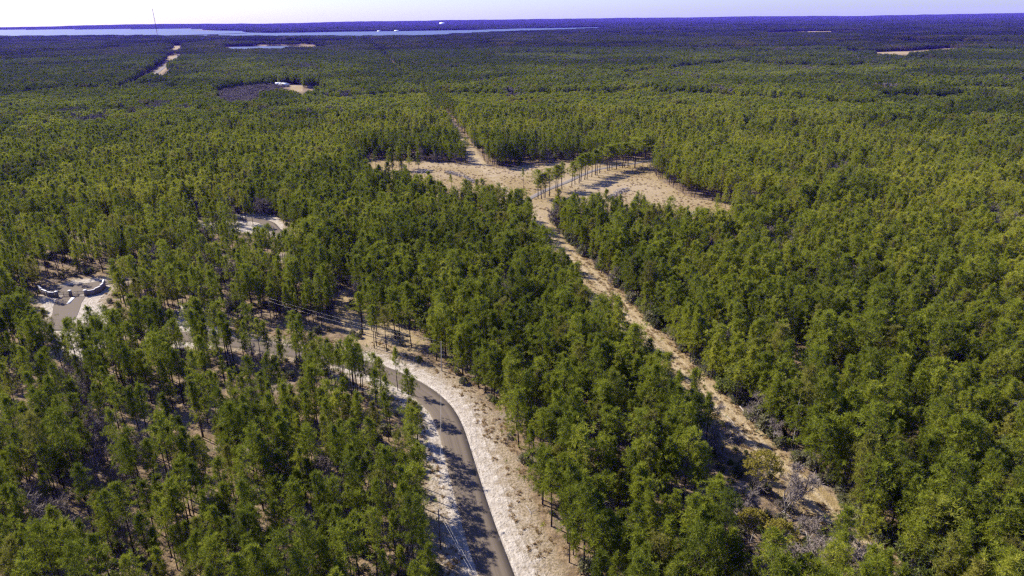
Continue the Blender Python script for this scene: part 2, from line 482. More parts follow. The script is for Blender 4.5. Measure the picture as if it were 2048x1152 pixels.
# ------------------------------------------------------------------ mesh helpers
class MB:
    """collects triangles (with a material slot and a tone) and builds one mesh"""

    def __init__(s):
        s.v, s.f, s.m, s.t, s.n = [], [], [], [], 0

    def add(s, v, f, mat=0, tone=.5):
        v = np.asarray(v, float).reshape(-1, 3)
        f = np.asarray(f, np.int64).reshape(-1, 3)
        s.v.append(v)
        s.f.append(f + s.n)
        s.m.append(np.full(len(f), mat, np.int32))
        s.t.append(np.broadcast_to(np.asarray(tone, float), (len(v),)).copy())
        s.n += len(v)

    def tube(s, pts, rad, k=6, mat=0, cap=True):
        pts = np.asarray(pts, float)
        rad = np.broadcast_to(np.asarray(rad, float), (len(pts),))
        T = np.gradient(pts, axis=0)
        T /= np.linalg.norm(T, axis=1)[:, None] + 1e-9
        ref = np.where(np.abs(T[:, 2:3]) > .9, [[1., 0, 0]], [[0, 0, 1.]])
        a = np.cross(T, ref)
        a /= np.linalg.norm(a, axis=1)[:, None] + 1e-9
        b = np.cross(T, a)
        th = np.arange(k) * 2 * np.pi / k
        ring = pts[:, None] + rad[:, None, None] * (np.cos(th)[None, :, None] * a[:, None] + np.sin(th)[None, :, None] * b[:, None])
        n = len(pts)
        i = np.arange(n - 1)[:, None] * k
        j = np.arange(k)[None]
        q = np.stack([i + j, i + (j + 1) % k, i + k + (j + 1) % k, i + k + j], -1).reshape(-1, 4)
        f = np.vstack([q[:, [0, 1, 2]], q[:, [0, 2, 3]]])
        if cap:
            e = (n - 1) * k
            f = np.vstack([f, [[0, c + 1, c] for c in range(1, k - 1)], [[e, e + c, e + c + 1] for c in range(1, k - 1)]])
        s.add(ring.reshape(-1, 3), f, mat)

    def box(s, c, size, rot=0.0, mat=0, taper=1.0):
        x, y, z = [q / 2 for q in size]
        v = np.array([(-x, -y, -z), (x, -y, -z), (x, y, -z), (-x, y, -z), (-x * taper, -y * taper, z), (x * taper, -y * taper, z), (x * taper, y * taper, z), (-x * taper, y * taper, z)])
        cs, sn = math.cos(rot), math.sin(rot)
        v = np.stack([v[:, 0] * cs - v[:, 1] * sn, v[:, 0] * sn + v[:, 1] * cs, v[:, 2]], 1) + c
        q = [(0, 3, 2, 1), (4, 5, 6, 7), (0, 1, 5, 4), (1, 2, 6, 5), (2, 3, 7, 6), (3, 0, 4, 7)]
        s.add(v, [t for a in q for t in ((a[0], a[1], a[2]), (a[0], a[2], a[3]))], mat)

    def mesh(s, name, mats, smooth_=False):
        v, f = np.vstack(s.v), np.vstack(s.f)
        me = bpy.data.meshes.new(name)
        me.vertices.add(len(v))
        me.vertices.foreach_set("co", v.ravel())
        me.loops.add(len(f) * 3)
        me.loops.foreach_set("vertex_index", f.ravel().astype(np.int32))
        me.polygons.add(len(f))
        me.polygons.foreach_set("loop_start", (np.arange(len(f)) * 3).astype(np.int32))
        me.polygons.foreach_set("material_index", np.concatenate(s.m))
        for m in mats:
            me.materials.append(m)
        a = me.attributes.new("tone", 'FLOAT', 'POINT')
        a.data.foreach_set("value", np.concatenate(s.t))
        me.update(calc_edges=True)
        if smooth_:
            me.shade_smooth()
        return me

    def obj(s, name, mats, parent=None, smooth_=False):
        o = bpy.data.objects.new(name, s.mesh(name, mats if isinstance(mats, list) else [mats], smooth_))
        COL.objects.link(o)
        o.parent = parent
        return o


def tag(o, label=None, cat=None, group=None, kind=None):
    for k, v in (("label", label), ("category", cat), ("group", group), ("kind", kind)):
        if v:
            o[k] = v
    return o


def thing(name, loc, label, cat, group=None, rz=0.0, scale=1.0):
    o = bpy.data.objects.new(name, None)
    COL.objects.link(o)
    o.location = loc
    o.rotation_euler = (0, 0, rz)
    o.scale = (scale,) * 3
    o.empty_display_size = .5
    return tag(o, label, cat, group)


def sheet(name, poly, z, mat, kind='structure'):
    """flat polygon, triangulated"""
    from mathutils.geometry import tessellate_polygon
    v = [Vector((p[0], p[1], z)) for p in poly]
    tris = tessellate_polygon([v])
    b = MB()
    V = np.array([tuple(q) for q in v])
    Fc = np.array(tris)
    e1, e2 = V[Fc[:, 1]] - V[Fc[:, 0]], V[Fc[:, 2]] - V[Fc[:, 0]]
    flip = (e1[:, 0] * e2[:, 1] - e1[:, 1] * e2[:, 0]) < 0
    Fc[flip] = Fc[flip][:, ::-1]
    b.add(V, Fc)
    o = b.obj(name, mat)
    return tag(o, kind=kind)


def strip(name, line, half, z, mat, thick=.06):
    """ribbon with a crowned cross section and real edges"""
    line = np.asarray(line)
    q = [line[0]]
    for a, b in zip(line[:-1], line[1:]):
        n = max(1, int(np.hypot(*(b - a)) / 4))
        q += [a + (b - a) * i / n for i in range(1, n + 1)]
    line = np.array(q)
    T = np.gradient(line, axis=0)
    T /= np.linalg.norm(T, axis=1)[:, None] + 1e-9
    nrm = np.stack([T[:, 1], -T[:, 0]], 1)
    offs = np.array([-1.0, -.999, -.5, 0, .5, .999, 1.0])
    zz = np.array([z - thick, z, z + .03, z + .05, z + .03, z, z - thick])
    V, L = [], []
    gz = ground_z(line[:, 0], line[:, 1])
    for o, h in zip(offs, zz):
        pt = line + nrm * half * o
        V.append(np.column_stack([pt, gz + h]))
        L.append(np.full(len(line), o * half))
    n = len(line)
    f = []
    for k in range(len(offs) - 1):
        a = np.arange(n - 1) + k * n
        f += [np.stack([a, a + n, a + n + 1], 1), np.stack([a, a + n + 1, a + 1], 1)]
    f = np.vstack(f)
    b = MB()
    b.add(np.vstack(V), f[:, ::-1])
    o = b.obj(name, mat)
    at_ = o.data.attributes.new("lane", 'FLOAT', 'POINT')
    at_.data.foreach_set("value", np.concatenate(L))
    return tag(o, kind='structure')


# ------------------------------------------------------------------ ground sheet (polar grid, fine where the photo looks)
def build_ground():
    az = np.concatenate([np.arange(-54, 54.01, .27), np.arange(60, 306, 12)])
    az = np.radians(az)
    rr = [1.0, 20, 40, 60]
    r = 80.0
    while r < 21500:
        rr.append(r)
        r *= 1.0068
    rr = np.array(rr)
    R_, Az = np.meshgrid(rr, az, indexing='ij')
    x, y = R_ * np.sin(Az), R_ * np.cos(Az)
    sand, tan, rut = np.full(x.shape, -50.), np.full(x.shape, -50.), np.zeros(x.shape)
    m = (R_ > 50) & (R_ < 12000) & (y > 0)
    f = fields(x[m], y[m])
    sand[m], tan[m], rut[m] = f[0], f[1], f[2]
    z = ground_z(x, y) + (vnoise(x / 7, y / 7, 3) - .5) * .25 * (R_ < 900)
    # level under the roads
    lev = np.ones(x.shape)
    near = np.minimum(np.minimum(f[3], f[5]), np.minimum(f[8], np.minimum(f[9], f[10])))
    lev[m] = np.clip((near - 5) / 3, 0, 1)
    z = ground_z(x, y) * 1.0 + (z - ground_z(x, y)) * lev
    n, k = x.shape
    i, j = np.meshgrid(np.arange(n - 1), np.arange(k), indexing='ij')
    j2 = (j + 1) % k
    q = np.stack([i * k + j, i * k + j2, (i + 1) * k + j2, (i + 1) * k + j], -1).reshape(-1, 4)[:, ::-1]
    me = bpy.data.meshes.new("ground")
    V = np.stack([x, y, z], -1).reshape(-1, 3)
    me.vertices.add(len(V))
    me.vertices.foreach_set("co", V.ravel())
    me.loops.add(q.size)
    me.loops.foreach_set("vertex_index", q.ravel().astype(np.int32))
    me.polygons.add(len(q))
    me.polygons.foreach_set("loop_start", (np.arange(len(q)) * 4).astype(np.int32))
    for nm, d in (("sand", sand), ("tan", tan), ("rut", rut)):
        a = me.attributes.new(nm, 'FLOAT', 'POINT')
        a.data.foreach_set("value", np.clip(d, -60, 60).ravel())
    me.materials.append(M["ground"])
    me.update(calc_edges=True)
    me.shade_smooth()
    o = bpy.data.objects.new("ground", me)
    COL.objects.link(o)
    tag(o, kind='structure')


build_ground()
strip("road", ROAD, 3.75, .05, M["road"], .2)
strip("entrance_drive", DRIVE, 3.4, .06, M["road"], .2)
sheet("forecourt", G([(86, 586), (88, 575), (140, 570.5), (206, 562), (209, 573), (198, 582), (172, 588), (142, 590), (113, 590.5)]), .125, M["road"])
sheet("gate_apron", G([(113, 596), (142, 594.5), (171, 593), (163, 606), (158, 622), (150, 640), (104, 640), (106, 615)]), .13, M["road"])
strip("lane", LANE, 2.2, .05, M["lane"], .2)
strip("highway", HWAY, 5.0, .1, M["lane"], .3)
strip("country_road", HWAY_E, 2.6, .1, M["lane"], .3)


def water_material():
    m, t, b = new_mat("lake_water")
    b.inputs["Base Color"].default_value = (.05, .06, .10, 1)
    b.inputs["Roughness"].default_value = .42
    b.inputs["Specular IOR Level"].default_value = .22
    mp = N(t, "ShaderNodeMapping")
    mp.inputs["Scale"].default_value = (.02, .05, 1)
    t.links.new(position(t), mp.inputs[0])
    bump(t, b, noise(t, mp.outputs[0], 1, 4), 1.5, .35)
    return m


M["water"] = water_material()
sheet("lake_water", LAKE, .8, M["water"])
pz = float(ground_z(POND[:, 0], POND[:, 1]).max())
sheet("pond_water", POND, pz + .6, M["water"])


def build_hills():
    az = np.radians(np.arange(-62, 62.01, .12))
    rr = np.array([11200, 12500, 14000, 15500, 17000, 18500, 19800, 20600, 21300.])
    R_, Az = np.meshgrid(rr, az, indexing='ij')
    x, y = R_ * np.sin(Az), R_ * np.cos(Az)
    deg = np.degrees(Az)
    h = 26 + 20 * vnoise(deg / 9 + 40, R_ / 2600, 2) + 14 * vnoise(deg / 2.3 + 7, R_ / 1500, 4) + 6 * vnoise(deg / .5, R_ / 900, 8)
    h *= np.interp(deg, [-40, -20, 0, 12, 25, 40], [.9, 1.0, 1.05, 1.0, 1.1, 1.1])
    h *= np.interp(rr, [11200, 12500, 14000, 17000, 19800, 20600, 21300], [.0, .25, .4, .7, 1.25, 1.2, 0])[:, None]
    inlake = poly_sd(x.ravel(), y.ravel(), LAKE).reshape(x.shape)
    h = np.where(inlake > -300, np.minimum(h, -2), h)
    h[0] = -3
    h[-1] = -3
    n, k = x.shape
    i, j = np.meshgrid(np.arange(n - 1), np.arange(k - 1), indexing='ij')
    a = i * k + j
    f = np.vstack([np.stack([a, a + k, a + k + 1], -1).reshape(-1, 3), np.stack([a, a + k + 1, a + 1], -1).reshape(-1, 3)])
    b = MB()
    b.add(np.stack([x, y, h], -1).reshape(-1, 3), f[:, ::-1])
    m, t, bs = new_mat("far_wood")
    p = position(t)
    t.links.new(mix(t, noise(t, p, .004, 5), (.008, .010, .006), (.022, .024, .012)), bs.inputs["Base Color"])
    bump(t, bs, noise(t, p, .03, 4), 15, .8)
    bs.inputs["Specular IOR Level"].default_value = 0
    o = b.obj("hills", m, None, True)
    tag(o, kind='structure')


build_hills()


# ------------------------------------------------------------------ trees
def tufts(b, centers, n, size, wid, mat, r, outward=None, up=.5, tone_amp=.5, base_tone=.5):
    """clusters of blade-like triangles radiating from each centre"""
    K = len(centers)
    d = r.normal(size=(K, n, 3))
    d[..., 2] += up
    if outward is not None:
        d += outward[:, None] * .7
    d /= np.linalg.norm(d, axis=2)[..., None] + 1e-9
    s = size * r.uniform(.6, 1.25, (K, n, 1))
    ref = r.normal(size=(K, n, 3))
    side = np.cross(d, ref * .45 + [0, 0, 1.0])
    side /= np.linalg.norm(side, axis=2)[..., None] + 1e-9
    c = centers[:, None] + d * s * .05
    tip = c + d * s
    base = c + d * s * .45
    v = np.stack([c, base + side * wid * s, tip, base - side * wid * s], 2)       # small rhombus
    tone = np.clip(base_tone + tone_amp * (r.uniform(size=(K, 1, 1)) - .5) + .22 * (r.uniform(size=(K, n, 1)) - .5), 0, 1) * np.ones((1, 1, 4))
    idx = np.arange(K * n)[:, None] * 4
    f = np.vstack([idx + [0, 1, 2], idx + [0, 2, 3]])
    b.add(v.reshape(-1, 3), f, mat, tone.ravel())


def pine_parts(seed, h, cb, rad, n_br, tuft_per, n_bl, size, lean=.03, shape=0, trunk_r=.2, sides=6, wid=.056):
    """returns (trunk MB, crown MB): tapered bent trunk with limbs; crown of needle tufts on whorled limbs"""
    r = np.random.default_rng(seed)
    tr, cr = MB(), MB()
    zs = np.linspace(0, 1, 8)
    ph, am = r.uniform(0, 6.28), lean * h
    bend = am * zs ** 1.6
    pts = np.stack([bend * math.cos(ph) + .12 * np.sin(zs * 5 + ph), bend * math.sin(ph) + .12 * np.cos(zs * 4 + ph) - .12 * math.cos(ph), zs * h * .97], 1)
    pts[:, :2] -= pts[0, :2]
    pts[0, 2] = -.3
    tr.tube(pts, trunk_r * (1 - .82 * zs), sides, 0)
    tp = lambda t: np.array([np.interp(t, zs, pts[:, k]) for k in range(3)])
    lop = r.uniform(0, 6.28)
    cen, out = [], []
    for i in range(n_br):
        u = (i + r.uniform(-.3, .3)) / max(1, n_br - 1)
        u = min(max(u, 0), 1)
        t = cb + (1 - cb) * u * .97
        if shape == 0:
            prof = (.62 + .75 * u - 1.28 * u * u) * 1.25 + .05
        elif shape == 1:
            prof = .95 * (1 - u) ** .75 + .12 + .12 * math.sin(u * 9)
        else:
            prof = math.sqrt(max(0, 1 - (1.5 * u - .62) ** 2 * 1.1)) * .95 + .05
        a = i * 2.399 + r.uniform(-.5, .5)
        L = rad * max(.15, prof) * r.uniform(.45, 1.35) * (1 + .28 * math.cos(a - lop))
        if .08 < u < .9 and r.uniform() < .12:
            continue
        el = r.uniform(.02, .30) + .65 * u ** 2
        p0 = tp(t)
        d = np.array([math.cos(a) * math.cos(el), math.sin(a) * math.cos(el), math.sin(el)])
        p1 = p0 + d * L * .55 + [0, 0, -.03 * L]
        p2 = p0 + d * L + [0, 0, .12 * L]
        tr.tube([p0, p1, p2], [.05 * (1.3 - u), .035, .012], 3, 0, False)
        for k in range(tuft_per):
            s = r.uniform(.28, 1.05)
            q = (p0 + (p1 - p0) * s / .55) if s < .55 else (p1 + (p2 - p1) * (s - .55) / .45)
            sp = L * .20 * (.4 + s)
            cen.append(q + r.normal(size=3) * [sp, sp, sp * .45] + [0, 0, .1])
            out.append([d[0], d[1], .1])
    for k in range(tuft_per):
        cen.append(tp(1.0) + r.normal(size=3) * [.3, .3, .35])
        out.append([0, 0, 1.])
    for i in range(int(7 * cb * 2)):                      # dead stubs on the bare trunk
        t = r.uniform(cb * .45, cb)
        a = r.uniform(0, 6.28)
        L = r.uniform(.4, 1.5)
        p0 = tp(t)
        tr.tube([p0, p0 + np.array([math.cos(a) * L, math.sin(a) * L, r.uniform(-.3, .3)])], [.03, .008], 3, 0, False)
    tufts(cr, np.array(cen), n_bl, size, wid, 0, r, np.array(out), .55)
    return tr, cr


def merge(*mbs):
    b = MB()
    for k, q in enumerate(mbs):
        for v, f, t in zip(q.v, q.f, q.t):
            pass
    return b


def joined(parts, name, mats):
    """parts: [(MB, slot)] -> one mesh"""
    b = MB()
    for q, slot in parts:
        V, T = np.vstack(q.v), np.concatenate(q.t)
        off = 0
        b.add(V, np.vstack(q.f), slot, T)
    return b.mesh(name, mats)


TALL = [dict(h=16.5, cb=.54, rad=2.6, n_br=34, shape=0), dict(h=18.0, cb=.56, rad=2.4, n_br=32, shape=0), dict(h=15.5, cb=.52, rad=2.7, n_br=36, shape=2), dict(h=17.0, cb=.60, rad=2.2, n_br=27, shape=0),
        dict(h=14.0, cb=.48, rad=2.3, n_br=30, shape=1), dict(h=16.0, cb=.57, rad=2.9, n_br=38, shape=2),
        dict(h=19.5, cb=.62, rad=3.0, n_br=30, shape=2), dict(h=13.0, cb=.5, rad=1.8, n_br=26, shape=1), dict(h=17.5, cb=.55, rad=2.3, n_br=36, shape=0)]
BUSHY = [dict(h=15.5, cb=.30, rad=3.4, n_br=52, shape=2), dict(h=14.0, cb=.22, rad=3.1, n_br=52, shape=1), dict(h=16.5, cb=.38, rad=3.7, n_br=52, shape=0), dict(h=12.5, cb=.22, rad=2.8, n_br=46, shape=2),
         dict(h=16.0, cb=.34, rad=3.2, n_br=50, shape=1), dict(h=18.5, cb=.34, rad=3.4, n_br=50, shape=0), dict(h=11.0, cb=.12, rad=2.1, n_br=40, shape=1)]
BUSHY = [dict(d, rad=d["rad"] * .88, shape=k) for d, k in zip(BUSHY, (2, 1, 0, 1, 1, 0, 1))]
TALL = TALL + [dict(d, h=d["h"] * k, rad=d["rad"] * q, cb=d["cb"] * c) for d, k, q, c in zip(TALL, (1.05, .94, 1.06, .9, 1.1, .95, .93, 1.1, .92), (.9, 1.1, .85, 1.15, 1.05, .9, .85, 1.1, 1.1), (1.05, .95, 1.1, .92, 1, 1.05, .93, .9, 1))]
BUSHY = BUSHY + [dict(d, h=d["h"] * k, rad=d["rad"] * q) for d, k, q in zip(BUSHY, (.92, 1.08, .94, 1.12, .9, .93, 1.2), (1.1, .9, .92, 1.0, 1.12, .9, 1.15))]
PINE = []
for i, d in enumerate(TALL + BUSHY):
    PINE.append(pine_parts(100 + i, tuft_per=5, n_bl=22, size=.74, lean=.012 + .012 * (i % 3), **d))
NT, NP = len(TALL), len(TALL) + len(BUSHY)
PINE_H = [d["h"] for d in TALL + BUSHY]
SRC = []                                                   # meshes the forest repeats
TRUNKS, CROWNS = [], []
for i, (tr, cr) in enumerate(PINE):
    TRUNKS.append(tr.mesh("trunk", [M["bark"]]))
    CROWNS.append(cr.mesh("crown", [M["pine"]]))
    SRC.append(joined([(tr, 0), (cr, 1)], "pine", [M["bark"], M["pine"]]))


def round_tree(seed, h, rad, mat_slot_n=320, size=.55, stems=5, cb=.3):
    r = np.random.default_rng(seed)
    tr, cr = MB(), MB()
    cen, out = [], []
    tr.tube([[0, 0, -.2], [.1, 0, h * .3], [.0, .15, h * .6]], [.2, .15, .08], 6)
    for i in range(stems * 4):
        a = i * 2.4 + r.uniform(-.3, .3)
        u = r.uniform(0, 1)
        L = rad * math.sqrt(1 - (2 * u - 1) ** 2 * .7)
        z0 = h * (cb * .7 + .3 * u)
        z1 = h * (cb + (1 - cb) * u)
        e = np.array([math.cos(a) * L * .85, math.sin(a) * L * .85, z1])
        s = np.array([0, 0, z0])
        tr.tube([s, s * .5 + e * .5 + [0, 0, -.3], e], [.07, .05, .015], 3, 0, False)
        for k in range(mat_slot_n // (stems * 4)):
            c = e + r.normal(size=3) * [rad * .23, rad * .23, h * .07]
            cen.append(c)
            out.append([c[0] / rad, c[1] / rad, .4])
    tufts(cr, np.array(cen), 10, size, .24, 0, r, np.array(out), .5, .6)
    return tr, cr


def bare_tree(seed, h, spread=.55, depth=5, twig=.5, trunk_r=.2, lift=.28, multi=1, thin=.02):
    """leafless tree: (trunk+limbs MB, fine twigs MB)"""
    r = np.random.default_rng(seed)
    tr, tw = MB(), MB()

    def grow(p, d, L, rad, lev):
        d = d / np.linalg.norm(d)
        p1 = p + d * L * .5 + r.normal(size=3) * L * .05
        p2 = p1 + (d + r.normal(size=3) * .18 + [0, 0, .05]) * L * .5
        q = tr if lev < 3 else tw
        q.tube([p, p1, p2], [rad, rad * .8, rad * .6], 5 if lev < 2 else 3, 0, False)
        if lev >= depth:
            return
        nb = 2 if lev == 0 else (3 if r.uniform() < .75 else 2)
        if lev >= depth - 1:
            nb = 5
        for k in range(nb + (lev == 0) * 2):
            nd = d + r.normal(size=3) * spread + [0, 0, lift]
            s = r.uniform(.45, 1)
            grow((p1 + (p2 - p1) * (s - .5) / .5) if s > .5 else p + (p1 - p) * s / .5, nd, L * r.uniform(.55, .82), max(thin, rad * .58), lev + 1)
    for k in range(multi):
        a = r.uniform(0, 6.28)
        grow(np.array([math.cos(a) * .06 * (multi > 1), math.sin(a) * .06 * (multi > 1), -.2]), np.array([.35 * (multi > 1) * math.cos(a), .35 * (multi > 1) * math.sin(a), 1.0]), h * .36, trunk_r, 0)
    return tr, tw


oak = [round_tree(300, 11, 3.6), round_tree(301, 9, 3.2)]
for tr, cr in oak:
    SRC.append(joined([(tr, 0), (cr, 1)], "evergreen_oak", [M["bark"], M["leaf"]]))
FARB = [bare_tree(410, 12, .5, 5, .5, .2, .2, 1, .055), bare_tree(411, 11, .6, 5, .5, .17, .15, 2, .055)]
BARE = [bare_tree(400, 10, .5, 5, .5, .16), bare_tree(401, 12, .45, 5, .5, .2), bare_tree(402, 7, .6, 4, .4, .1, .35, 5), bare_tree(403, 13, .75, 6, .5, .28, .15, 1, .024), FARB[0], FARB[1]]
for tr, tw in FARB:
    r_ = np.random.default_rng(len(tr.v))
    q_ = np.vstack(tw.v)
    c_ = q_[r_.integers(0, len(q_), 260)]
    tufts(tw, c_, 7, 1.0, .035, 0, r_, None, .6)
for tr, tw in FARB:
    SRC.append(joined([(tr, 0), (tw, 1)], "bare_tree", [M["grey"], M["twig"]]))


def patch(seed, size, spacing, big, mat="pine"):
    """a small stand of pines seen from afar"""
    r = np.random.default_rng(seed)
    b = MB()
    k = int(size / spacing)
    for i in range(k):
        for j in range(k):
            x = (i + .5 + r.uniform(-.42, .42)) * size / k - size / 2
            y = (j + .5 + r.uniform(-.42, .42)) * size / k - size / 2
            if r.uniform() < .06:
                continue
            h = r.uniform(10.5, 18.0)
            rad = r.uniform(1.9, 3.0) * (1 if not big else 1.08)
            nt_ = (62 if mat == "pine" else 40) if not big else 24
            u = r.uniform(0, 1, nt_)
            a = r.uniform(0, 6.28, nt_)
            pr = np.sqrt(np.clip(1 - (1.5 * u - .6) ** 2, .05, 1)) * rad * np.sqrt(r.uniform(.15, 1, nt_))
            c = np.stack([x + np.cos(a) * pr, y + np.sin(a) * pr, h * (.42 + .56 * u)], 1)
            o = np.stack([np.cos(a), np.sin(a), np.full(nt_, .3)], 1)
            tone = r.uniform(.32, .68)
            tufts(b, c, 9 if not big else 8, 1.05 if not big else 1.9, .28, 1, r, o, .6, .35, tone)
            if not big:
                b.tube([[x, y, -.5], [x, y, h * .8]], [.2, .08], 3, 0, False)
            else:
                b.tube([[x, y, -2], [x, y, h * .7]], [.35, .2], 3, 0, False)
    return b.mesh("stand", [M["bark"], M["farpine_shaded" if big else mat]])


PATCH0 = len(SRC)
for i in range(6):
    SRC.append(patch(500 + i, 16.0, 3.7, False))
for i in range(2):
    SRC.append(patch(550 + i, 16.0, 4.6, False, "twig"))
PATCH1 = len(SRC)
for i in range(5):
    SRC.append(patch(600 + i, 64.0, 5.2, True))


# ------------------------------------------------------------------ where the trees stand
def place(step, r_lo, r_hi, half_deg, jit=.42):
    ext = r_hi * math.sin(math.radians(min(90, half_deg))) + step
    gx, gy = np.meshgrid(np.arange(-ext, ext, step), np.arange(r_lo * .5, r_hi, step))
    x = gx.ravel() + rng.uniform(-jit, jit, gx.size) * step
    y = gy.ravel() + rng.uniform(-jit, jit, gx.size) * step
    r = np.hypot(x, y)
    az = np.degrees(np.arctan2(x, y))
    lim = np.where(r < 330, 58, half_deg)
    m = (r >= r_lo) & (r < r_hi) & (np.abs(az) < lim) & (y > 55)
    return x[m], y[m]


ISO = []                                      # explicitly placed pines: (px, py, variant, height, where)
lane_trees = [(1076, 397, 2, 15), (1083, 398, 4, 13), (1090, 396, 3, 14), (1099, 392.5, 5, 15), (1112, 383, 0, 15), (1115.5, 382, 2, 14), (1124, 379, 3, 15.5), (1143.5, 371.5, 3, 14), (1150, 369, 4, 10), (1158, 366.5, 0, 15.5),
              (1161.5, 363, 1, 16.5), (1169.5, 359.5, 0, 16), (1174, 358.5, 1, 16), (1183.5, 354, 2, 14), (1190.5, 350.5, 1, 16.5), (1194, 350.5, 0, 15), (1199, 346.5, 1, 17), (1214.5, 341.5, 5, 16), (1218, 341, 0, 16.5),
              (1224, 339.5, 1, 16), (1233, 339, 5, 16.5), (1245, 335, 0, 16), (1249, 334.5, 1, 16), (1256, 332, 2, 15), (1269.5, 336, 5, 19)]
for p in lane_trees:
    ISO.append(p + ("lane",))
ISO += [(1046.5, 375.5, 3, 13.5, "slim"), (953, 404, 4, 14.5, "tan"), (903, 378, 4, 10, "tan"), (936, 402, 0, 12, "tan")]
bend_trees = [(822, 832, 0, 15.5), (825, 828, 2, 12), (752, 800, 2, 15.5), (762, 788, 4, 13), (796, 781, 3, 15), (716, 785, 0, 15), (722, 776, 1, 16), (708, 770, 5, 15)]
for p in bend_trees:
    ISO.append(p + ("bend",))
edge_trees = [(749, 697, 1, 17), (753, 692, 0, 16), (774, 704, 5, 17), (790, 678, 1, 17), (823, 694, 1, 18), (800, 688, 0, 16.5), (724, 668, 3, 17), (726, 664, 1, 16)]
for p in edge_trees:
    ISO.append(p + ("bank",))
verge_trees = [(836, 903, 0, 16), (830, 925, 5, 16.5), (828, 968, 6, 17), (841, 990, 0, 15.5), (836, 1012, 5, 16), (838, 1052, 2, 16), (822, 885, 8, 14)]
for p in verge_trees:
    ISO.append(p + ("verge",))
for p in [(1668, 1128, NT + 2, 15), (1712, 1112, NT + 5, 14), (1742, 1075, NT + 1, 12)]:
    ISO.append(p + ("corner",))
iso_xy = np.array([at(p[0], p[1])[:2] for p in ISO])

x, y = place(3.7, 60, 780, 43)
f = fields(x, y)
sand, tan, rut, dr, sr, dd, drow, off, dl, dh, de = f
ow = poly_sd(x, y, OPEN_WOOD)
mw = np.maximum(poly_sd(x, y, MID_WOOD), poly_sd(x, y, MID_WOOD2))
gap = vnoise(x / 17, y / 17, 21)
dens = .74 * np.clip(.45 + 1.2 * vnoise(x / 14, y / 14, 23), .3, 1.1)
dens = np.where(ow > 0, .60 * np.clip(-.05 + 1.75 * gap, .05, 1.3), dens)
dens = np.where(mw > 0, .60 * np.clip(.2 + 1.4 * gap, 0, 1.3), dens)
central = (ow < 0) & (mw < 0) & (off < 0) & (drow < 120) & (y < 440)
dens = np.where(central, .72, dens)
dens = np.where(sand > -1.5, np.where((x < -48) & (dr > 5.6), .62, .03), dens)
dens = np.where(poly_sd(x, y, GATE_SAND) > -3, 0.05, dens)
west = np.clip((-x - 50) / 25, 0, 1)
dens = np.where((dr < np.where(sr > 0, 14.0 - 3.5 * west, 12.5 - 7.2 * west)) | (dd < 6.2), 0, dens)
wline = [at(543.5, 648)[:2], at(884, 742)[:2], at(881.5, 1098.7)[:2], np.array([9.0, 66.0])]
dens = np.where(seg_dist(x, y, wline)[0] < 3.4, 0, dens)
sp = np.minimum.reduce([np.hypot(x - a, y - b) for a, b in iso_xy])
dens = np.where(sp < 2.6, 0, dens)
tt = poly_sd(x, y, CLEAR)
px, py = proj(np.stack([x, y, np.zeros_like(x)], 1))
in_clear = tt > .5
sparse_near = in_clear & (((py > 424) & (px > 1120)) | ((px < 860) & (py > 335)))
dens = np.where(in_clear, 0, dens)
dens = np.where(sparse_near, np.where(px < 860, .16, np.where(px > 1270, .11, .2)), dens)
for p in SMALL_TAN + [YARD, YARD2]:
    dens = np.where(poly_sd(x, y, p) > 0, .12, dens)
edge_l = 4.6 + 1.6 * vnoise(x / 9, y / 9, 33)
edge_l = edge_l + np.interp(y, [120, 165, 200, 330, 440, 520, 620], [3.5, 2.0, 5.0, 6.5, 5.5, 4.5, 3.0])
dens = np.where((off < 0) & (drow < edge_l), 0, dens)
dens = np.where((off >= 4.8) & (off < 11) & (y < 430), .92, dens)
dens = np.where((off >= 0) & (drow < 4.6), 0, dens)
dens = np.where(dl < 5.0, 0, dens)
gate_box = poly_sd(x, y, G([(60, 615), (90, 560), (225, 552), (235, 600), (170, 640), (95, 640)]))
dens = np.where(gate_box > 0, 0, dens)
# keep the sight lines of the entrance and of the loop open
openv = np.maximum(poly_sd(x, y, G([(95, 640), (60, 590), (190, 588), (235, 600), (190, 650), (170, 665)])), poly_sd(x, y, G([(455, 468), (470, 460), (600, 462), (600, 492), (470, 492)])))
dens = np.where(openv > 0, .10, dens)
dens = np.where(poly_sd(x, y, G([(1418, 850), (1470, 845), (1560, 890), (1650, 985), (1700, 1040), (1660, 1120), (1560, 1170), (1480, 1160), (1425, 1080), (1410, 950)])) > 0, .03, dens)
dens = np.where(poly_sd(x, y, G([(1340, 850), (1440, 828), (1432, 1080), (1390, 1080), (1370, 960)])) > 0, dens * .45, dens)
keep = rng.uniform(size=x.shape) < dens
keep[keep] = ~hides(x[keep], y[keep], np.full(keep.sum(), 15.5), 2.2)
x, y, ow, mw, central, off, drow, px, py, sand, tt = [q[keep] for q in (x, y, ow, mw, central, off, drow, px, py, sand, tt)]
rr = np.hypot(x, y)
stand = cells(x, y, 190, 3)
patchy = vnoise(x / 26, y / 26, 5)
tint = .50 + .44 * (stand - .5) + .42 * (patchy - .5) + rng.normal(0, .10, x.shape) + np.where(central, -.03, np.where(off > 0, .05, 0))
bushy_p = np.where(ow > 0, .12, np.where(mw > 0, .10, np.where(central, .60, .62)))
bushy_p = np.where((tt > -26), .08, bushy_p)
bushy_p = np.where((off > 0) & (off < 12) & (y < 420), .8, bushy_p)
bushy_p = np.where(y > 480, .35, bushy_p)
is_b = rng.uniform(size=x.shape) < bushy_p
var = np.where(is_b, rng.integers(NT, NP, x.shape), rng.integers(0, NT, x.shape))
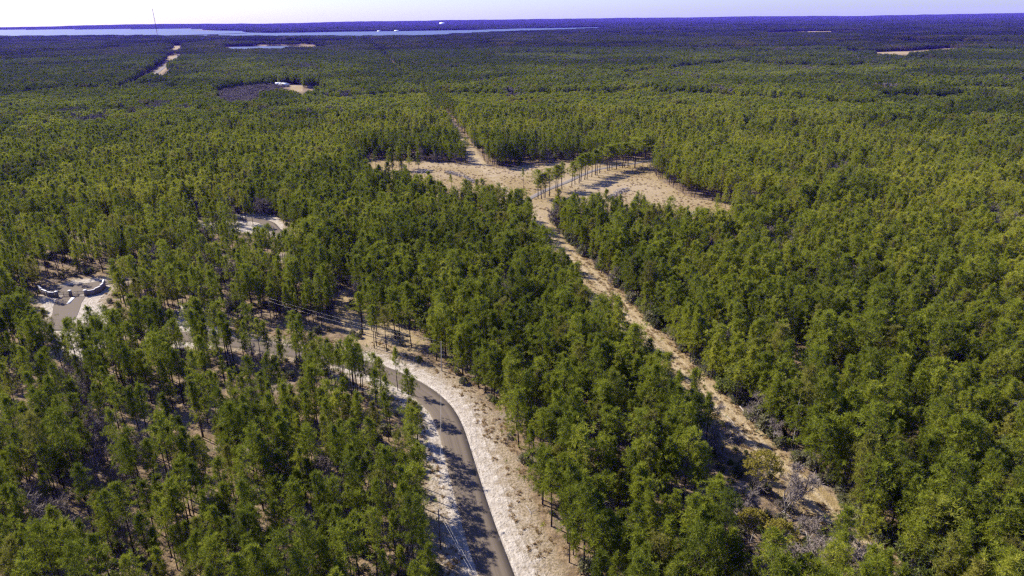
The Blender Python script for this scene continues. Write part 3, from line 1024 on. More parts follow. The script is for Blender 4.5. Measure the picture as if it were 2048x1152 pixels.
hs = rng.normal(1.05, .15, x.shape) * (.90 + .2 * vnoise(x / 40, y / 40, 8)) * np.where(y > 420, .95 + .2 * (cells(x, y, 190, 9) - .5), 1)
hs = np.where((sparse_near[keep]) & (px > 860), hs * .85, hs)
odd = rng.uniform(size=x.shape)
var = np.where((odd < .035) & (ow < 0), rng.integers(NP, NP + 2, x.shape), var)
brown = vnoise(x / 33, y / 33, 91)
bare_z = np.maximum(poly_sd(x, y, G([(1930, 440), (2060, 385), (2080, 490), (1985, 505)])), poly_sd(x, y, G([(1640, 355), (1720, 350), (1730, 375), (1650, 380)])))
var = np.where(odd > np.where(bare_z > 0, .35, np.where(brown > .74, .72, .97)), rng.integers(NP + 2, NP + 4, x.shape), var)
hs = np.clip(hs, .6, 1.3)

# the 270 that show largest become objects of their own
inside = (px > 8) & (px < 2040) & (py < 1170) & (py > 330) & (var < NP)
order = np.argsort(np.where(inside, rr, 1e9))
N_SOLO = 255
solo = np.zeros(x.shape, bool)
solo[order[:N_SOLO]] = True

P_ = [np.stack([x, y, ground_z(x, y)], 1)[~solo]]
ROT = [np.stack([rng.normal(0, .025, x.shape), rng.normal(0, .025, x.shape), rng.uniform(0, 6.283, x.shape)], 1)[~solo]]
wd = rng.uniform(.82, 1.14, x.shape) * hs * np.where((ow > 0) | (mw > 0), .84, 1.0)
SCL = [np.stack([wd, wd, hs], 1)[~solo]]
IDX = [var[~solo]]
TNT = [tint[~solo]]

# mid-distance stands
x2, y2 = place(13.0, 772, 2500, 42, .3)
f2 = fields(x2, y2)
m2 = (f2[0] < -6) & (f2[1] < -8) & (poly_sd(x2, y2, POND) < -12) & (poly_sd(x2, y2, LAKE) < -5)
near_r = np.minimum(np.minimum(f2[6], f2[9]), f2[10])
x2, y2 = x2[m2], y2[m2]
st = cells(x2, y2, 260, 3)
sh = cells(x2, y2, 260, 9)
young = sh < .38
h2 = np.where(young, .74 + .2 * sh, .92 + .22 * sh) + rng.normal(0, .06, x2.shape)
grove = poly_sd(x2, y2, YARD2) > -4
h2 = np.where(grove, .62, h2)
k2 = (~hides(x2, y2, 15 * h2, 7.0, .5) | grove) & (rng.uniform(size=x2.shape) > np.where(young, 0, .07))
x2, y2, st, sh, h2, young, grove = [q[k2] for q in (x2, y2, st, sh, h2, young, grove)]
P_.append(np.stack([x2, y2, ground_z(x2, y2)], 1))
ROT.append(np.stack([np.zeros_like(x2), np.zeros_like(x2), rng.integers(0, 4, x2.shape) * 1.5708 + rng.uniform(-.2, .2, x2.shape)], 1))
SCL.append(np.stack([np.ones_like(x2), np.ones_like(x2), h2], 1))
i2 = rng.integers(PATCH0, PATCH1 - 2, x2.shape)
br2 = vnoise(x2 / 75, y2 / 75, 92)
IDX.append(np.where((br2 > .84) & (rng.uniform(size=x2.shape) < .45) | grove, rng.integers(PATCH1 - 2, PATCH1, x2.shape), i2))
TNT.append(np.where(young, .42, .26) - .42 * np.clip((np.hypot(x2, y2) - 1150) / 1250, 0, 1) + .5 * (st - .5) + .3 * (vnoise(x2 / 60, y2 / 60, 5) - .5) + rng.normal(0, .07, x2.shape))  # tint falls with distance, painting in the shaded crown sides
# far stands
x3, y3 = place(52.0, 2490, 11500, 41, .3)
f3 = fields(x3, y3)
m3 = (f3[1] < -16) & (poly_sd(x3, y3, POND) < -30) & (poly_sd(x3, y3, LAKE) < -10) & (f3[6] > 24)
x3, y3 = x3[m3], y3[m3]
st = cells(x3, y3, 420, 3)
h3 = .65 + .6 * cells(x3, y3, 420, 9) + rng.normal(0, .10, x3.shape)
k3 = ~hides(x3, y3, 14 * h3, 28.0, .5)
x3, y3, st, h3 = [q[k3] for q in (x3, y3, st, h3)]
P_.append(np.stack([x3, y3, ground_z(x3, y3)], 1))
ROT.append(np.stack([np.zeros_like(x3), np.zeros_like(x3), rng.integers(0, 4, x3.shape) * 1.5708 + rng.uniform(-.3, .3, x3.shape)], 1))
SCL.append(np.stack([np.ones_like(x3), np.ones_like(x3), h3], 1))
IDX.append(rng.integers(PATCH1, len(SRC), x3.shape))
TNT.append(.46 - .2 * np.clip((np.hypot(x3, y3) - 2500) / 2000, 0, 1) + .42 * (st - .5) + .25 * (vnoise(x3 / 200, y3 / 200, 5) - .5))  # darker further out, again crown shade put into the tint
# single trees along the cuts so that their edges stay ragged
x4, y4 = place(4.6, 772, 1650, 42)
f4 = fields(x4, y4)
e4 = np.maximum(np.maximum(f4[0], f4[1]), np.maximum(poly_sd(x4, y4, POND), -99))
m4 = (e4 < -.8) & (e4 > -9.5)
m4[m4] = ~hides(x4[m4], y4[m4], np.full(m4.sum(), 15.0), 2.5)
x4, y4 = x4[m4], y4[m4]
P_.append(np.stack([x4, y4, ground_z(x4, y4)], 1))
ROT.append(np.stack([np.zeros_like(x4), np.zeros_like(x4), rng.uniform(0, 6.28, x4.shape)], 1))
SCL.append(np.stack([np.ones_like(x4)] * 2 + [rng.uniform(.8, 1.1, x4.shape)], 1))
IDX.append(rng.integers(0, NP, x4.shape))
TNT.append(.3 + rng.normal(0, .1, x4.shape))


def scatter(name, meshes, pos, rot, scl, idx, tnt, label=None):
    """ONE object of kind stuff: repeats the given meshes on its points"""
    me = bpy.data.meshes.new(name)
    n = len(pos)
    me.vertices.add(n)
    me.vertices.foreach_set("co", pos.astype(np.float32).ravel())
    for nm, ty, key, d in (("rot", 'FLOAT_VECTOR', "vector", rot), ("scl", 'FLOAT_VECTOR', "vector", scl), ("idx", 'INT', "value", idx.astype(np.int32)), ("tint", 'FLOAT', "value", np.clip(tnt, 0, 1))):
        a = me.attributes.new(nm, ty, 'POINT')
        a.data.foreach_set(key, np.ascontiguousarray(d).ravel())
    o = bpy.data.objects.new(name, me)
    COL.objects.link(o)
    tag(o, label, None, None, 'stuff')
    g = bpy.data.node_groups.new(name, 'GeometryNodeTree')
    g.interface.new_socket("Geometry", in_out='INPUT', socket_type='NodeSocketGeometry')
    g.interface.new_socket("Geometry", in_out='OUTPUT', socket_type='NodeSocketGeometry')
    gi, go = g.nodes.new("NodeGroupInput"), g.nodes.new("NodeGroupOutput")
    iop = g.nodes.new("GeometryNodeInstanceOnPoints")
    isw = None
    jn = g.nodes.new("GeometryNodeJoinGeometry")
    for k in reversed(range(len(meshes))):               # links are listed newest first
        s = bpy.data.objects.new(name + "_source", meshes[k])
        oi = g.nodes.new("GeometryNodeObjectInfo")
        oi.inputs["Object"].default_value = s
        oi.inputs["As Instance"].default_value = False
        gt = g.nodes.new("GeometryNodeGeometryToInstance")
        g.links.new(oi.outputs["Geometry"], gt.inputs[0])
        g.links.new(gt.outputs[0], jn.inputs[0])
    g.links.new(gi.outputs[0], iop.inputs["Points"])
    g.links.new(jn.outputs[0], iop.inputs["Instance"])
    iop.inputs["Pick Instance"].default_value = True

    def na(nm, ty):
        q = g.nodes.new("GeometryNodeInputNamedAttribute")
        q.data_type = ty
        q.inputs[0].default_value = nm
        return next(s for s in q.outputs if s.enabled and s.name == "Attribute")
    g.links.new(na("idx", 'INT'), iop.inputs["Instance Index"])
    e2r = g.nodes.new("FunctionNodeEulerToRotation")
    g.links.new(na("rot", 'FLOAT_VECTOR'), e2r.inputs[0])
    g.links.new(e2r.outputs[0], iop.inputs["Rotation"])
    g.links.new(na("scl", 'FLOAT_VECTOR'), iop.inputs["Scale"])
    g.links.new(iop.outputs[0], go.inputs[0])
    md = o.modifiers.new("scatter", 'NODES')
    md.node_group = g
    return o


cat_ = lambda L: np.concatenate(L)
scatter("pine_forest", SRC, cat_(P_), cat_(ROT), cat_(SCL), cat_(IDX), cat_(TNT), "green pine forest spreading from the roads to the far lake")
print("forest instances", sum(len(q) for q in P_), "near", int((~solo).sum()))

# ------------------------------------------------------------------ the single pines
ORD = ["", "second ", "third ", "fourth ", "fifth ", "sixth ", "seventh ", "eighth ", "ninth ", "tenth ", "eleventh ", "twelfth ", "thirteenth ", "fourteenth ", "fifteenth ", "sixteenth ", "seventeenth ", "eighteenth ",
       "nineteenth ", "twentieth ", "twenty-first ", "twenty-second ", "twenty-third ", "twenty-fourth ", "twenty-fifth ", "twenty-sixth "]


def solo_pine(pos, variant, s, wdt, rz, tnt, label, group):
    o = bpy.data.objects.new("pine_tree", None)
    COL.objects.link(o)
    o.location = pos
    o.rotation_euler = (0, 0, rz)
    o.scale = (wdt, wdt, s)
    tag(o, label, "pine tree", group)
    for nm, lib in (("trunk", TRUNKS), ("crown", CROWNS)):
        c = bpy.data.objects.new(nm, lib[variant])
        COL.objects.link(c)
        c.parent = o
        c["tint"] = float(min(max(tnt, 0), 1))
    return o


rec = []
for k in np.nonzero(solo)[0]:
    rec.append(dict(p=(x[k], y[k], float(ground_z(x[k:k + 1], y[k:k + 1])[0])), v=int(var[k]), s=float(hs[k]), w=float(wd[k]), t=float(tint[k]), px=float(px[k]), py=float(py[k]),
                    z="wood" if ow[k] > 0 else ("track" if off[k] > 0 else "middle")))
tone_word = lambda t: "dark green" if t < .38 else ("yellowish green" if t > .58 else "mid green")
shape_word = lambda v, s: ("low-branched" if v >= NT else "bare-trunked")
size_word = lambda h: "short" if h < 13.5 else ("very tall" if h > 18 else "tall")
cells_ = {}
for q in rec:
    qx = min(int(q["px"] / 256), 7)
    qy = 0 if q["py"] > 1080 else (1 if q["py"] > 1000 else 2)
    q["cell"] = (qx, qy)
    q["look"] = (size_word(PINE_H[q["v"]] * q["s"]), tone_word(q["t"]), shape_word(q["v"], q["s"]))
    cells_.setdefault(q["cell"] + q["look"], []).append(q)
COLW = ["far left", "left", "left of centre", "left of road", "right of road", "right of centre", "right", "far right"]
ROWW = ["bottom edge", "above bottom edge", "higher up"]
ZG = dict(wood="pines in the open wood beside the paved road", track="pines beyond the dirt track", middle="pines between the paved road and the dirt track")
for key, lst in cells_.items():
    lst.sort(key=lambda q: q["px"])
    qx, qy, sw, tw_, hw = key
    for n_, q in enumerate(lst):
        lead = "" if len(lst) == 1 else f", {ORD[n_]}from left," if n_ else ", leftmost,"
        q["label"] = f"{sw} {tw_} {hw} pine{lead} at {COLW[qx]}, {ROWW[qy]}"
        q["label"] = " ".join(q["label"].replace(" ,", ",").split())
        q["group"] = ZG[q["z"]]
for q in rec:
    solo_pine(q["p"], q["v"], q["s"], q["w"], random.uniform(0, 6.28), q["t"], q["label"], q["group"])
lane_i = 0
n_lane = sum(1 for p in ISO if p[4] == "lane")
iso_rank = {}
for k, (ax, ay, v, h, where) in enumerate(ISO):
    p = at(ax, ay)
    s = h / PINE_H[v] * (1.2 if where == "lane" else 1.0)
    n_ = iso_rank.get(where, 0)
    iso_rank[where] = n_ + 1
    if where == "lane":
        lab, gr = f"bare-trunked pine, {ORD[n_]}from the near end of the row along the grey lane" if n_ else "bare-trunked pine, first at the near end of the row along the grey lane", "pines in a row along the grey lane"
    elif where == "slim":
        lab, gr = "slim lone pine standing in the tan clearing before the lane", "pines in the tan clearing"
    elif where == "tan":
        lab, gr = ["narrow pine at the wood's edge where the track enters the clearing", "short pine at the near edge of the clearing's left half", "small pine beside the narrow one at the clearing's near edge"][n_], "pines in the tan clearing"
    elif where == "verge":
        lab, gr = f"tall bare-trunked pine, {ORD[n_] or 'first '}in the row on the shaded verge left of the paved road", "pines on the shaded verge of the paved road"
    elif where == "corner":
        lab, gr = ["big round pine standing before the lower end of the dirt track", "pine right of the big round one at the track's lower end", "pine beside the long pale fallen log"][n_], "pines before the lower end of the dirt track"
    elif where == "bend":
        lab, gr = ["pine with wide crown overhanging the inside of the road bend", "shorter pine tucked under the wide one inside the road bend", "pine in front of the road bend with its sunlit sand behind", "small pine beside the one in front of the road bend",
                   "slender bare-trunked pine between the road bend and the small pine", "pine in the clump left of the road bend, nearest the camera", "very tall pine at the back of the clump left of the road bend", "broad pine in the clump left of the road bend"][n_], "pines inside the road bend"
    else:
        lab, gr = ["tall pine on the far sand bank left of the utility pole", "pine close behind the tall one on the far sand bank", "broad pine on the far sand bank between the road and the shaded wood", "pine in the shade behind the far sand bank",
                   "tallest pine on the bank behind the wires near the utility pole", "pine on the shaded bank left of the tallest one", "slim pine under the wires where the bank is lit", "pine behind the slim one under the wires"][n_], "pines on the bank under the wires"
    solo_pine((p[0], p[1], 0), v, s, s * random.uniform(.9, 1.1) * (1.65 if where == "lane" else 1.0), random.uniform(0, 6.28), .5 + random.uniform(-.12, .12), lab, gr)


# ------------------------------------------------------------------ leafless, yellow and dead trees
def bare(name, px_, py_, k, h, label, cat="bare tree", group="leafless trees", mats=("grey", "twig")):
    p = at(px_, py_)
    base = (10, 12, 7, 13, 12, 11)[k]
    o = thing(name, (p[0], p[1], float(ground_z(p[None, 0], p[None, 1])[0])), label, cat, group, random.uniform(0, 6.28), h / base)
    tr, tw = BARE[k]
    tr.obj("trunk", M[mats[0]], o)
    tw.obj("twigs", M[mats[1]], o)
    return o


bare("bare_tree", 1586, 1024, 4, 16, "large spreading leafless grey tree beside the bottom of the dirt track")
bare("bare_tree", 1570, 1034, 3, 14, "upright leafless tree touching the large spreading grey one")
bare("bare_tree", 1446, 912, 5, 10, "pale silvery leafless shrub-like tree with many stems beside the dirt track")
bare("bare_tree", 1472, 1036, 5, 11, "brownish leafless multi-stemmed tree below the yellow-leaved tree")
bare("bare_tree", 1612, 1100, 4, 11, "leafless tree behind the yellow tree at the bottom edge")
bare("bare_tree", 1762, 1066, 2, 6, "small leafless shrub beyond the fallen log on the dirt track")
bare("bare_tree", 1085, 365, 0, 8, "thin leafless tree standing alone in the clearing above the lane", mats=("grey", "grey"))
bare("bare_tree", 1088, 396, 1, 9, "dark leafless tree in the pine clump at the lane's near end")
bare("bare_tree", 974, 302, 4, 14, "pale leafless tree in the wood behind the clearing near the track")
bare("bare_tree", 1362, 612, 4, 13, "grey leafless tree in the dense wood beside the dirt track's middle stretch")
bare("bare_tree", 1120, 695, 4, 13, "grey leafless tree among pines between road and dirt track")
bare("bare_tree", 1188, 702, 4, 13, "second grey leafless tree among pines nearer the dirt track")
bare("bare_tree", 515, 820, 4, 13, "leafless lilac-grey tree deep in the open wood")
bare("bare_tree", 263, 480, 4, 14, "dark leafless tree in the wood above the entrance drive")
bare("bare_tree", 1320, 640, 2, 7, "leafless scrub at the dirt track's far edge")
bare("bare_tree", 1475, 800, 2, 7, "leafless scrub at the head of the fallen white log")
for i, (ax, ay) in enumerate([(1895, 196), (1912, 194), (1930, 195)]):
    bare("bare_tree", ax, ay, 4, 18, ["whitish leafless tree at the left end of the pale far group", "whitish leafless tree in the middle of the pale far group", "whitish leafless tree at the right end of the pale far group"][i], group="pale far leafless trees", mats=("pale", "pale"))
LIL = [(418, 198), (432, 201), (447, 196), (462, 205), (478, 200), (494, 196), (508, 203), (520, 198), (652, 172), (680, 171), (692, 170), (712, 173), (735, 170), (744, 174), (762, 172)]
for i, (ax, ay) in enumerate(LIL):
    sec = ay > 185
    bare("bare_tree", ax, ay, (4, 5)[i % 2], 15 if sec else 16,
         (f"lilac-grey leafless tree, {ORD[i]}from the left in the grove before the white roofs" if i else "lilac-grey leafless tree at the left end of the grove before the white roofs") if sec else
         (f"lilac-grey leafless tree, {ORD[i - 8]}from the left beyond the grey house" if i > 8 else "lilac-grey leafless tree beside the grey house"), group="lilac-grey leafless trees by the houses", mats=("grey", "lilac"))


def yellow(px_, py_, h, seed, label):
    p = at(px_, py_)
    o = thing("yellow_leaved_tree", (p[0], p[1], 0), label, "tree", "yellow-leaved trees", random.uniform(0, 6.28))
    tr, tw = bare_tree(seed, h * .85, .5, 4, .4, .16, .3, 3)
    tr.obj("trunk", M["grey"], o)
    tw.obj("twigs", M["twig"], o)
    r = np.random.default_rng(seed)
    n = 420
    a, u = r.uniform(0, 6.28, n), r.uniform(-.25, 1, n)
    pr = h * .36 * np.sqrt(np.clip(1 - u * u, .02, 1)) * r.uniform(.55, 1.08, n)
    c = np.stack([np.cos(a) * pr, np.sin(a) * pr, h * (.62 + .36 * u)], 1)
    keep_ = vnoise(a * 1.6, u * 2.5, seed) > .33
    b = MB()
    tufts(b, c[keep_], 13, .5, .16, 0, r, None, .4, .9)
    cr = b.obj("crown", M["yellow"], o)
    cr["tint"] = .5


yellow(1520, 990, 12.5, 810, "yellow-leaved tree beside the large leafless grey tree")
yellow(1552, 1128, 11, 811, "yellow-leaved tree at the bottom edge below the leafless trees")
yellow(1500, 1085, 9, 812, "olive-yellow half bare tree between the other two yellow ones")
yellow(1065, 790, 6, 813, "small tan-leaved tree in the wood beside the utility pole")
yellow(1362, 690, 6, 814, "small yellowish tree on the dirt track's far edge")


def snag(px_, py_, h, seed, label):
    p = at(px_, py_)
    r = np.random.default_rng(seed)
    o = thing("dead_tree", (p[0], p[1], 0), label, "dead tree", "standing dead pines")
    b, c = MB(), MB()
    z = np.linspace(0, 1, 7)
    pts = np.stack([.35 * np.sin(z * 4 + seed) * z, .3 * np.cos(z * 3) * z, z * h - .2], 1)
    b.tube(pts, .2 * (1 - .8 * z), 6)
    for i in range(16):
        t = r.uniform(.25, .98)
        p0 = np.array([np.interp(t, z, pts[:, k]) for k in range(3)])
        a = r.uniform(0, 6.28)
        L = r.uniform(.6, 2.6) * (1.2 - t * .5)
        e = p0 + np.array([math.cos(a) * L, math.sin(a) * L, r.uniform(-.1, .8) * L])
        c.tube([p0, (p0 + e) / 2 + [0, 0, .1], e], [.05, .035, .012], 4, 0, False)
    b.obj("trunk", M["grey"], o)
    c.obj("branches", M["grey"], o)


snag(1585, 892, 15, 1, "tall grey dead pine with bare spikes beside the dirt track")
snag(1853, 766, 15, 2, "forked grey dead pine standing in the dense wood")
snag(1862, 768, 11, 3, "shorter dead pine touching the forked one")
snag(2012, 880, 13, 4, "dead bare pine trunk by the photo's outer edge in the dense wood")


def log(px0, py0, px1, py1, rad, label, mat="pale", lift=0.0):
    a, b_ = at(px0, py0), at(px1, py1)
    c = (a + b_) / 2
    o = thing("fallen_log", (c[0], c[1], 0), label, "log", "fallen logs")
    m = MB()
    d = (b_ - a)
    n = np.array([-d[1], d[0], 0]) / np.linalg.norm(d[:2])
    t = np.linspace(0, 1, 7)
    pts = np.stack([a + d * q - c + n * .2 * math.sin(q * 3) for q in t])
    pts[:, 2] = rad * .8 + lift * t
    m.tube(pts, rad * (1 - .55 * t), 8)
    m.obj("trunk", M[mat], o, True)
    s = MB()
    for q in (.45, .6, .72, .85):
        p0 = np.array([np.interp(q, t, pts[:, k]) for k in range(3)])
        e = p0 + n * random.choice((-1, 1)) * random.uniform(.5, 1.4) + [0, 0, random.uniform(.2, .7)]
        s.tube([p0, e], [.06, .02], 4, 0, False)
    s.obj("branch_stubs", M[mat], o)


log(1478, 812, 1500, 842, .24, "pale straight log lying across the upper end of the near track")
log(1452, 832, 1469, 850, .2, "short broken pale log beside the straight one on the track")
log(1680, 1025, 1764, 1009, .26, "long pale log lying across the track's edge at bottom")
log(322, 1062, 334, 1040, .16, "short pale log on the litter in the open wood")
log(1568, 1026, 1585, 1041, .18, "grey log lying under the large leafless tree", "grey")
log(1052, 1012, 1062, 1030, .12, "thin fallen stem on the sandy verge", "grey")


def brush_pile(pts, label):
    g = G(pts)
    c = g.mean(0)
    o = thing("brush_pile", (c[0], c[1], 0), label, "brush pile", "grey brush piles in the clearing")
    b = MB()
    r = np.random.default_rng(int(abs(c[0] * 10)))
    for i in range(230):
        k = r.integers(0, len(g) - 1)
        q = g[k] + (g[k + 1] - g[k]) * r.uniform() - c + r.normal(size=2) * 1.0
        a = r.uniform(0, 6.28)
        L = r.uniform(.8, 2.6)
        z0 = r.uniform(0, 1.8)
        e = np.array([q[0] + math.cos(a) * L, q[1] + math.sin(a) * L, max(.05, z0 + r.uniform(-.8, .8))])
        b.tube([[q[0], q[1], z0], e], [.19, .09], 4, 0, True)
    b.obj("branch_heap", M["grey"], o)


brush_pile([(1214, 400), (1228, 393), (1240, 384), (1256, 381)], "grey pile of pushed-up brush in the clearing's right half")
brush_pile([(893, 346.5), (905, 348), (922, 353), (938, 360), (946, 366)], "low grey line of brush in the clearing's left half")
brush_pile([(830, 345.5), (845, 345.5), (862, 344.5)], "dark low brush heap near the left trees of the clearing")
brush_pile([(1385, 430), (1396, 428), (1402, 432)], "brush heap among sparse pines at the clearing's near edge")


# ------------------------------------------------------------------ undergrowth and dry grass (nobody could count these)
def shrub_mesh(seed, rad, h, mat, n=60):
    r = np.random.default_rng(seed)
    b = MB()
    a, u = r.uniform(0, 6.28, n), r.uniform(0, 1, n)
    pr = rad * np.sqrt(1 - u * u * .8) * r.uniform(.4, 1, n)
    c = np.stack([np.cos(a) * pr, np.sin(a) * pr, h * (.12 + .8 * u)], 1)
    tufts(b, c, 8, rad * .33, .2, 1, r, None, .5, .7)
    for i in range(10):
        q = c[i]
        b.tube([[q[0] * .15, q[1] * .15, -.05], q], [.035, .012], 3, 0, False)
    return b.mesh("shrub", [M["twig"], M[mat]])


def twig_mesh(seed):
    r = np.random.default_rng(seed)
    b = MB()
    for i in range(34):
        a, e = r.uniform(0, 6.28), r.uniform(.4, 1.4)
        L = r.uniform(.7, 2.2)
        p = np.array([math.cos(a) * math.cos(e), math.sin(a) * math.cos(e), math.sin(e)]) * L
        b.tube([[0, 0, 0], p * .6 + r.normal(size=3) * .1, p], [.025, .018, .008], 3, 0, False)
    return b.mesh("twigs", [M["twig"]])


def tuft_mesh(seed):
    r = np.random.default_rng(seed)
    b = MB()
    c = r.normal(size=(7, 3)) * [.35, .35, 0]
    tufts(b, c, 12, .6, .09, 0, r, None, 1.3, .6)
    return b.mesh("tuft", [M["dry"]])


UG = [shrub_mesh(700, 1.1, 1.7, "shrub"), shrub_mesh(701, 1.6, 2.3, "shrub", 90), twig_mesh(702), twig_mesh(703), shrub_mesh(704, 1.3, 2.0, "leaf", 80)]
ux, uy = place(2.6, 60, 420, 43)
uf = fields(ux, uy)
uow = poly_sd(ux, uy, OPEN_WOOD)
ug = vnoise(ux / 12, uy / 12, 77)
ud = np.where(uow > 0, .34 * np.clip(2.4 * ug - .6, 0, 1.2), .10)
ud = np.where((uf[7] > 4.7) & (uf[7] < 9.5) & (uy < 430), .95, ud)
ud = np.where(poly_sd(ux, uy, G([(1418, 850), (1470, 845), (1545, 920), (1630, 1010), (1660, 1060), (1560, 1170), (1480, 1160), (1425, 1080), (1410, 950)])) > 0, .6, ud)
ud = np.where((uf[0] < 1.5) & (uf[0] > -5), .22 * ug, ud)
ud = np.where((uf[0] > 1.5) | (uf[6] < 4.8) | (uf[3] < 6) | (uf[5] < 5) | (poly_sd(ux, uy, CLEAR) > 0), 0, ud)
k_ = rng.uniform(size=ux.shape) < ud
ux, uy, uow, uoff = ux[k_], uy[k_], uow[k_], uf[7][k_]
us = rng.uniform(.5, 1.25, ux.shape) * np.where((uoff > 4.6) & (uoff < 9.5), rng.uniform(1.0, 2.1, ux.shape), 1)
scatter("undergrowth", UG, np.stack([ux, uy, np.zeros_like(ux)], 1), np.stack([ux * 0, ux * 0, rng.uniform(0, 6.28, ux.shape)], 1), np.stack([us, us, us], 1),
        np.where(uow > 0, rng.choice([0, 0, 0, 1, 3, 4], ux.shape), rng.choice([0, 1, 1, 2, 4, 1, 0], ux.shape)), rng.uniform(.2, .8, ux.shape), "scrubby undergrowth between the trunks and along the track")
gx, gy = place(1.05, 60, 330, 43)
gf = fields(gx, gy)
gn = vnoise(gx / 3.5, gy / 3.5, 41)
gd = np.where(gf[6] < 5.5, .55 * (gn > .35) * (1 - .8 * np.clip(gf[2], 0, 1)), 0)
gd = np.where(gf[6] < 0, 0, gd)
gd = np.where((gf[0] > -3) & (gf[0] < 6.5) & (gf[3] > 5.5) & (gf[5] > 5), .33 * (gn > .5), gd)
k_ = rng.uniform(size=gx.shape) < gd
gx, gy = gx[k_], gy[k_]
gs = rng.uniform(.5, 1.1, gx.shape)
cx, cy = place(3.4, 380, 640, 30)
cn = vnoise(cx / 11, cy / 11, 43)
kc = (poly_sd(cx, cy, CLEAR) > 1) & (seg_dist(cx, cy, LANE)[0] > 4) & (rng.uniform(size=cx.shape) < np.clip(cn * 1.5 - .25, .05, .9))
cx, cy = cx[kc], cy[kc]
gx, gy, gs = np.concatenate([gx, cx]), np.concatenate([gy, cy]), np.concatenate([gs, rng.uniform(.6, 1.5, cx.shape)])
scatter("dry_grass", [tuft_mesh(710), tuft_mesh(711), tuft_mesh(712)], np.stack([gx, gy, np.zeros_like(gx)], 1), np.stack([gx * 0, gx * 0, rng.uniform(0, 6.28, gx.shape)], 1), np.stack([gs, gs, gs * .8], 1),
        rng.integers(0, 3, gx.shape), rng.uniform(.1, .8, gx.shape), "dry tan grass tufts on the track and the verges")
print("undergrowth", len(ux), "grass", len(gx))


# ------------------------------------------------------------------ utility poles and wires
POLE_H = 11.0
pole_xy = [at(543.5, 648)[:2], at(884, 742)[:2], at(881.5, 1098.7)[:2], np.array([9.0, 66.0])]
pole_lab = ["wooden utility pole at the far end of the wires among pines", "wooden utility pole on the outer sand bank at the road bend", "wooden utility pole on the shaded verge before the road's bottom end", "wooden utility pole beside the road below the picture"]
for (a, b_), lab in zip(pole_xy, pole_lab):
    o = thing("utility_pole", (a, b_, 0), lab, "utility pole", "utility poles along the paved road")
    m = MB()
    m.tube([[0, 0, -.5], [0, 0, POLE_H * .5], [0, 0, POLE_H]], [.17, .15, .12], 8)
    m.obj("pole", M["wood"], o, True)
    for zz in (POLE_H - .15, POLE_H - 1.5):
        m = MB()
        m.tube([[.0, 0, zz], [.28, 0, zz + .05]], [.03, .03], 5)
        m.tube([[.28, 0, zz - .02], [.28, 0, zz + .1], [.28, 0, zz + .22]], [.05, .08, .04], 6)
        m.obj("insulator", M["white"], o)
    m = MB()
    m.tube([[.13, .12, POLE_H - 2.6], [.13, .12, POLE_H - 2.2], [.13, .12, POLE_H - 1.8]], [.1, .12, .1], 7)
    m.obj("junction_can", M["steel"], o)
span_lab = ["among the pines before the road bend", "over the road at its bend", "over the verge at the bottom of the road"]
for k in range(3):
    for zz, nm in ((POLE_H + .02, "upper"), (POLE_H - 1.35, "lower")):
        a, b_ = pole_xy[k], pole_xy[k + 1]
        L = np.hypot(*(b_ - a))
        t = np.linspace(0, 1, 24)
        o = thing("power_wire", (a[0] + .28, a[1], zz), f"{nm} pale power wire strung {span_lab[k]}", "wire", "power wires between the utility poles")
        m = MB()
        sag = (1.1 if nm == "upper" else 1.3) * L / 90
        m.tube(np.stack([(b_[0] - a[0]) * t, (b_[1] - a[1]) * t, -4 * sag * t * (1 - t)], 1), .017, 4)
        m.obj("strand", M["wire"], o)


# ------------------------------------------------------------------ entrance: curved walls, pillars, iron gates
def curved_wall(pts, h, label, step_n):
    g = G(pts)
    c = g[0]
    o = thing("entrance_wall", (c[0], c[1], 0), label, "wall", "curved entrance walls")
    g = smooth(g, 2) - c
    L = np.concatenate([[0], np.cumsum(np.hypot(*np.diff(g, axis=0).T))])
    n = step_n
    for k in range(n):
        ss = np.linspace(L[-1] * k / n, L[-1] * (k + 1) / n, 6)
        q = np.stack([np.interp(ss, L, g[:, 0]), np.interp(ss, L, g[:, 1])], 1)
        T = np.gradient(q, axis=0)
        T /= np.linalg.norm(T, axis=1)[:, None]
        nn = np.stack([T[:, 1], -T[:, 0]], 1)
        hh = h * (1 + .16 * k)
        for nm, half, z0, z1, mt in (("wall_panel", .22, -.2, hh, "stone"), ("coping", .34, hh + .003, hh + .22, "white")):
            b = MB()
            V = np.vstack([np.column_stack([q + nn * half * s, np.full(len(q), z)]) for s, z in ((-1, z0), (-1, z1), (1, z1), (1, z0))])
            kq = len(q)
            f_ = []
            for e in range(4):
                a = np.arange(kq - 1) + e * kq
                c2 = np.arange(kq - 1) + ((e + 1) % 4) * kq
                f_ += [np.stack([a, c2, c2 + 1], 1), np.stack([a, c2 + 1, a + 1], 1)]
            f_ += [np.array([[0, kq, 2 * kq], [0, 2 * kq, 3 * kq]]), np.array([[kq - 1, 3 * kq - 1, 2 * kq - 1], [kq - 1, 4 * kq - 1, 3 * kq - 1]])]
            b.add(V, np.vstack(f_))
            b.obj(nm, M[mt], o)


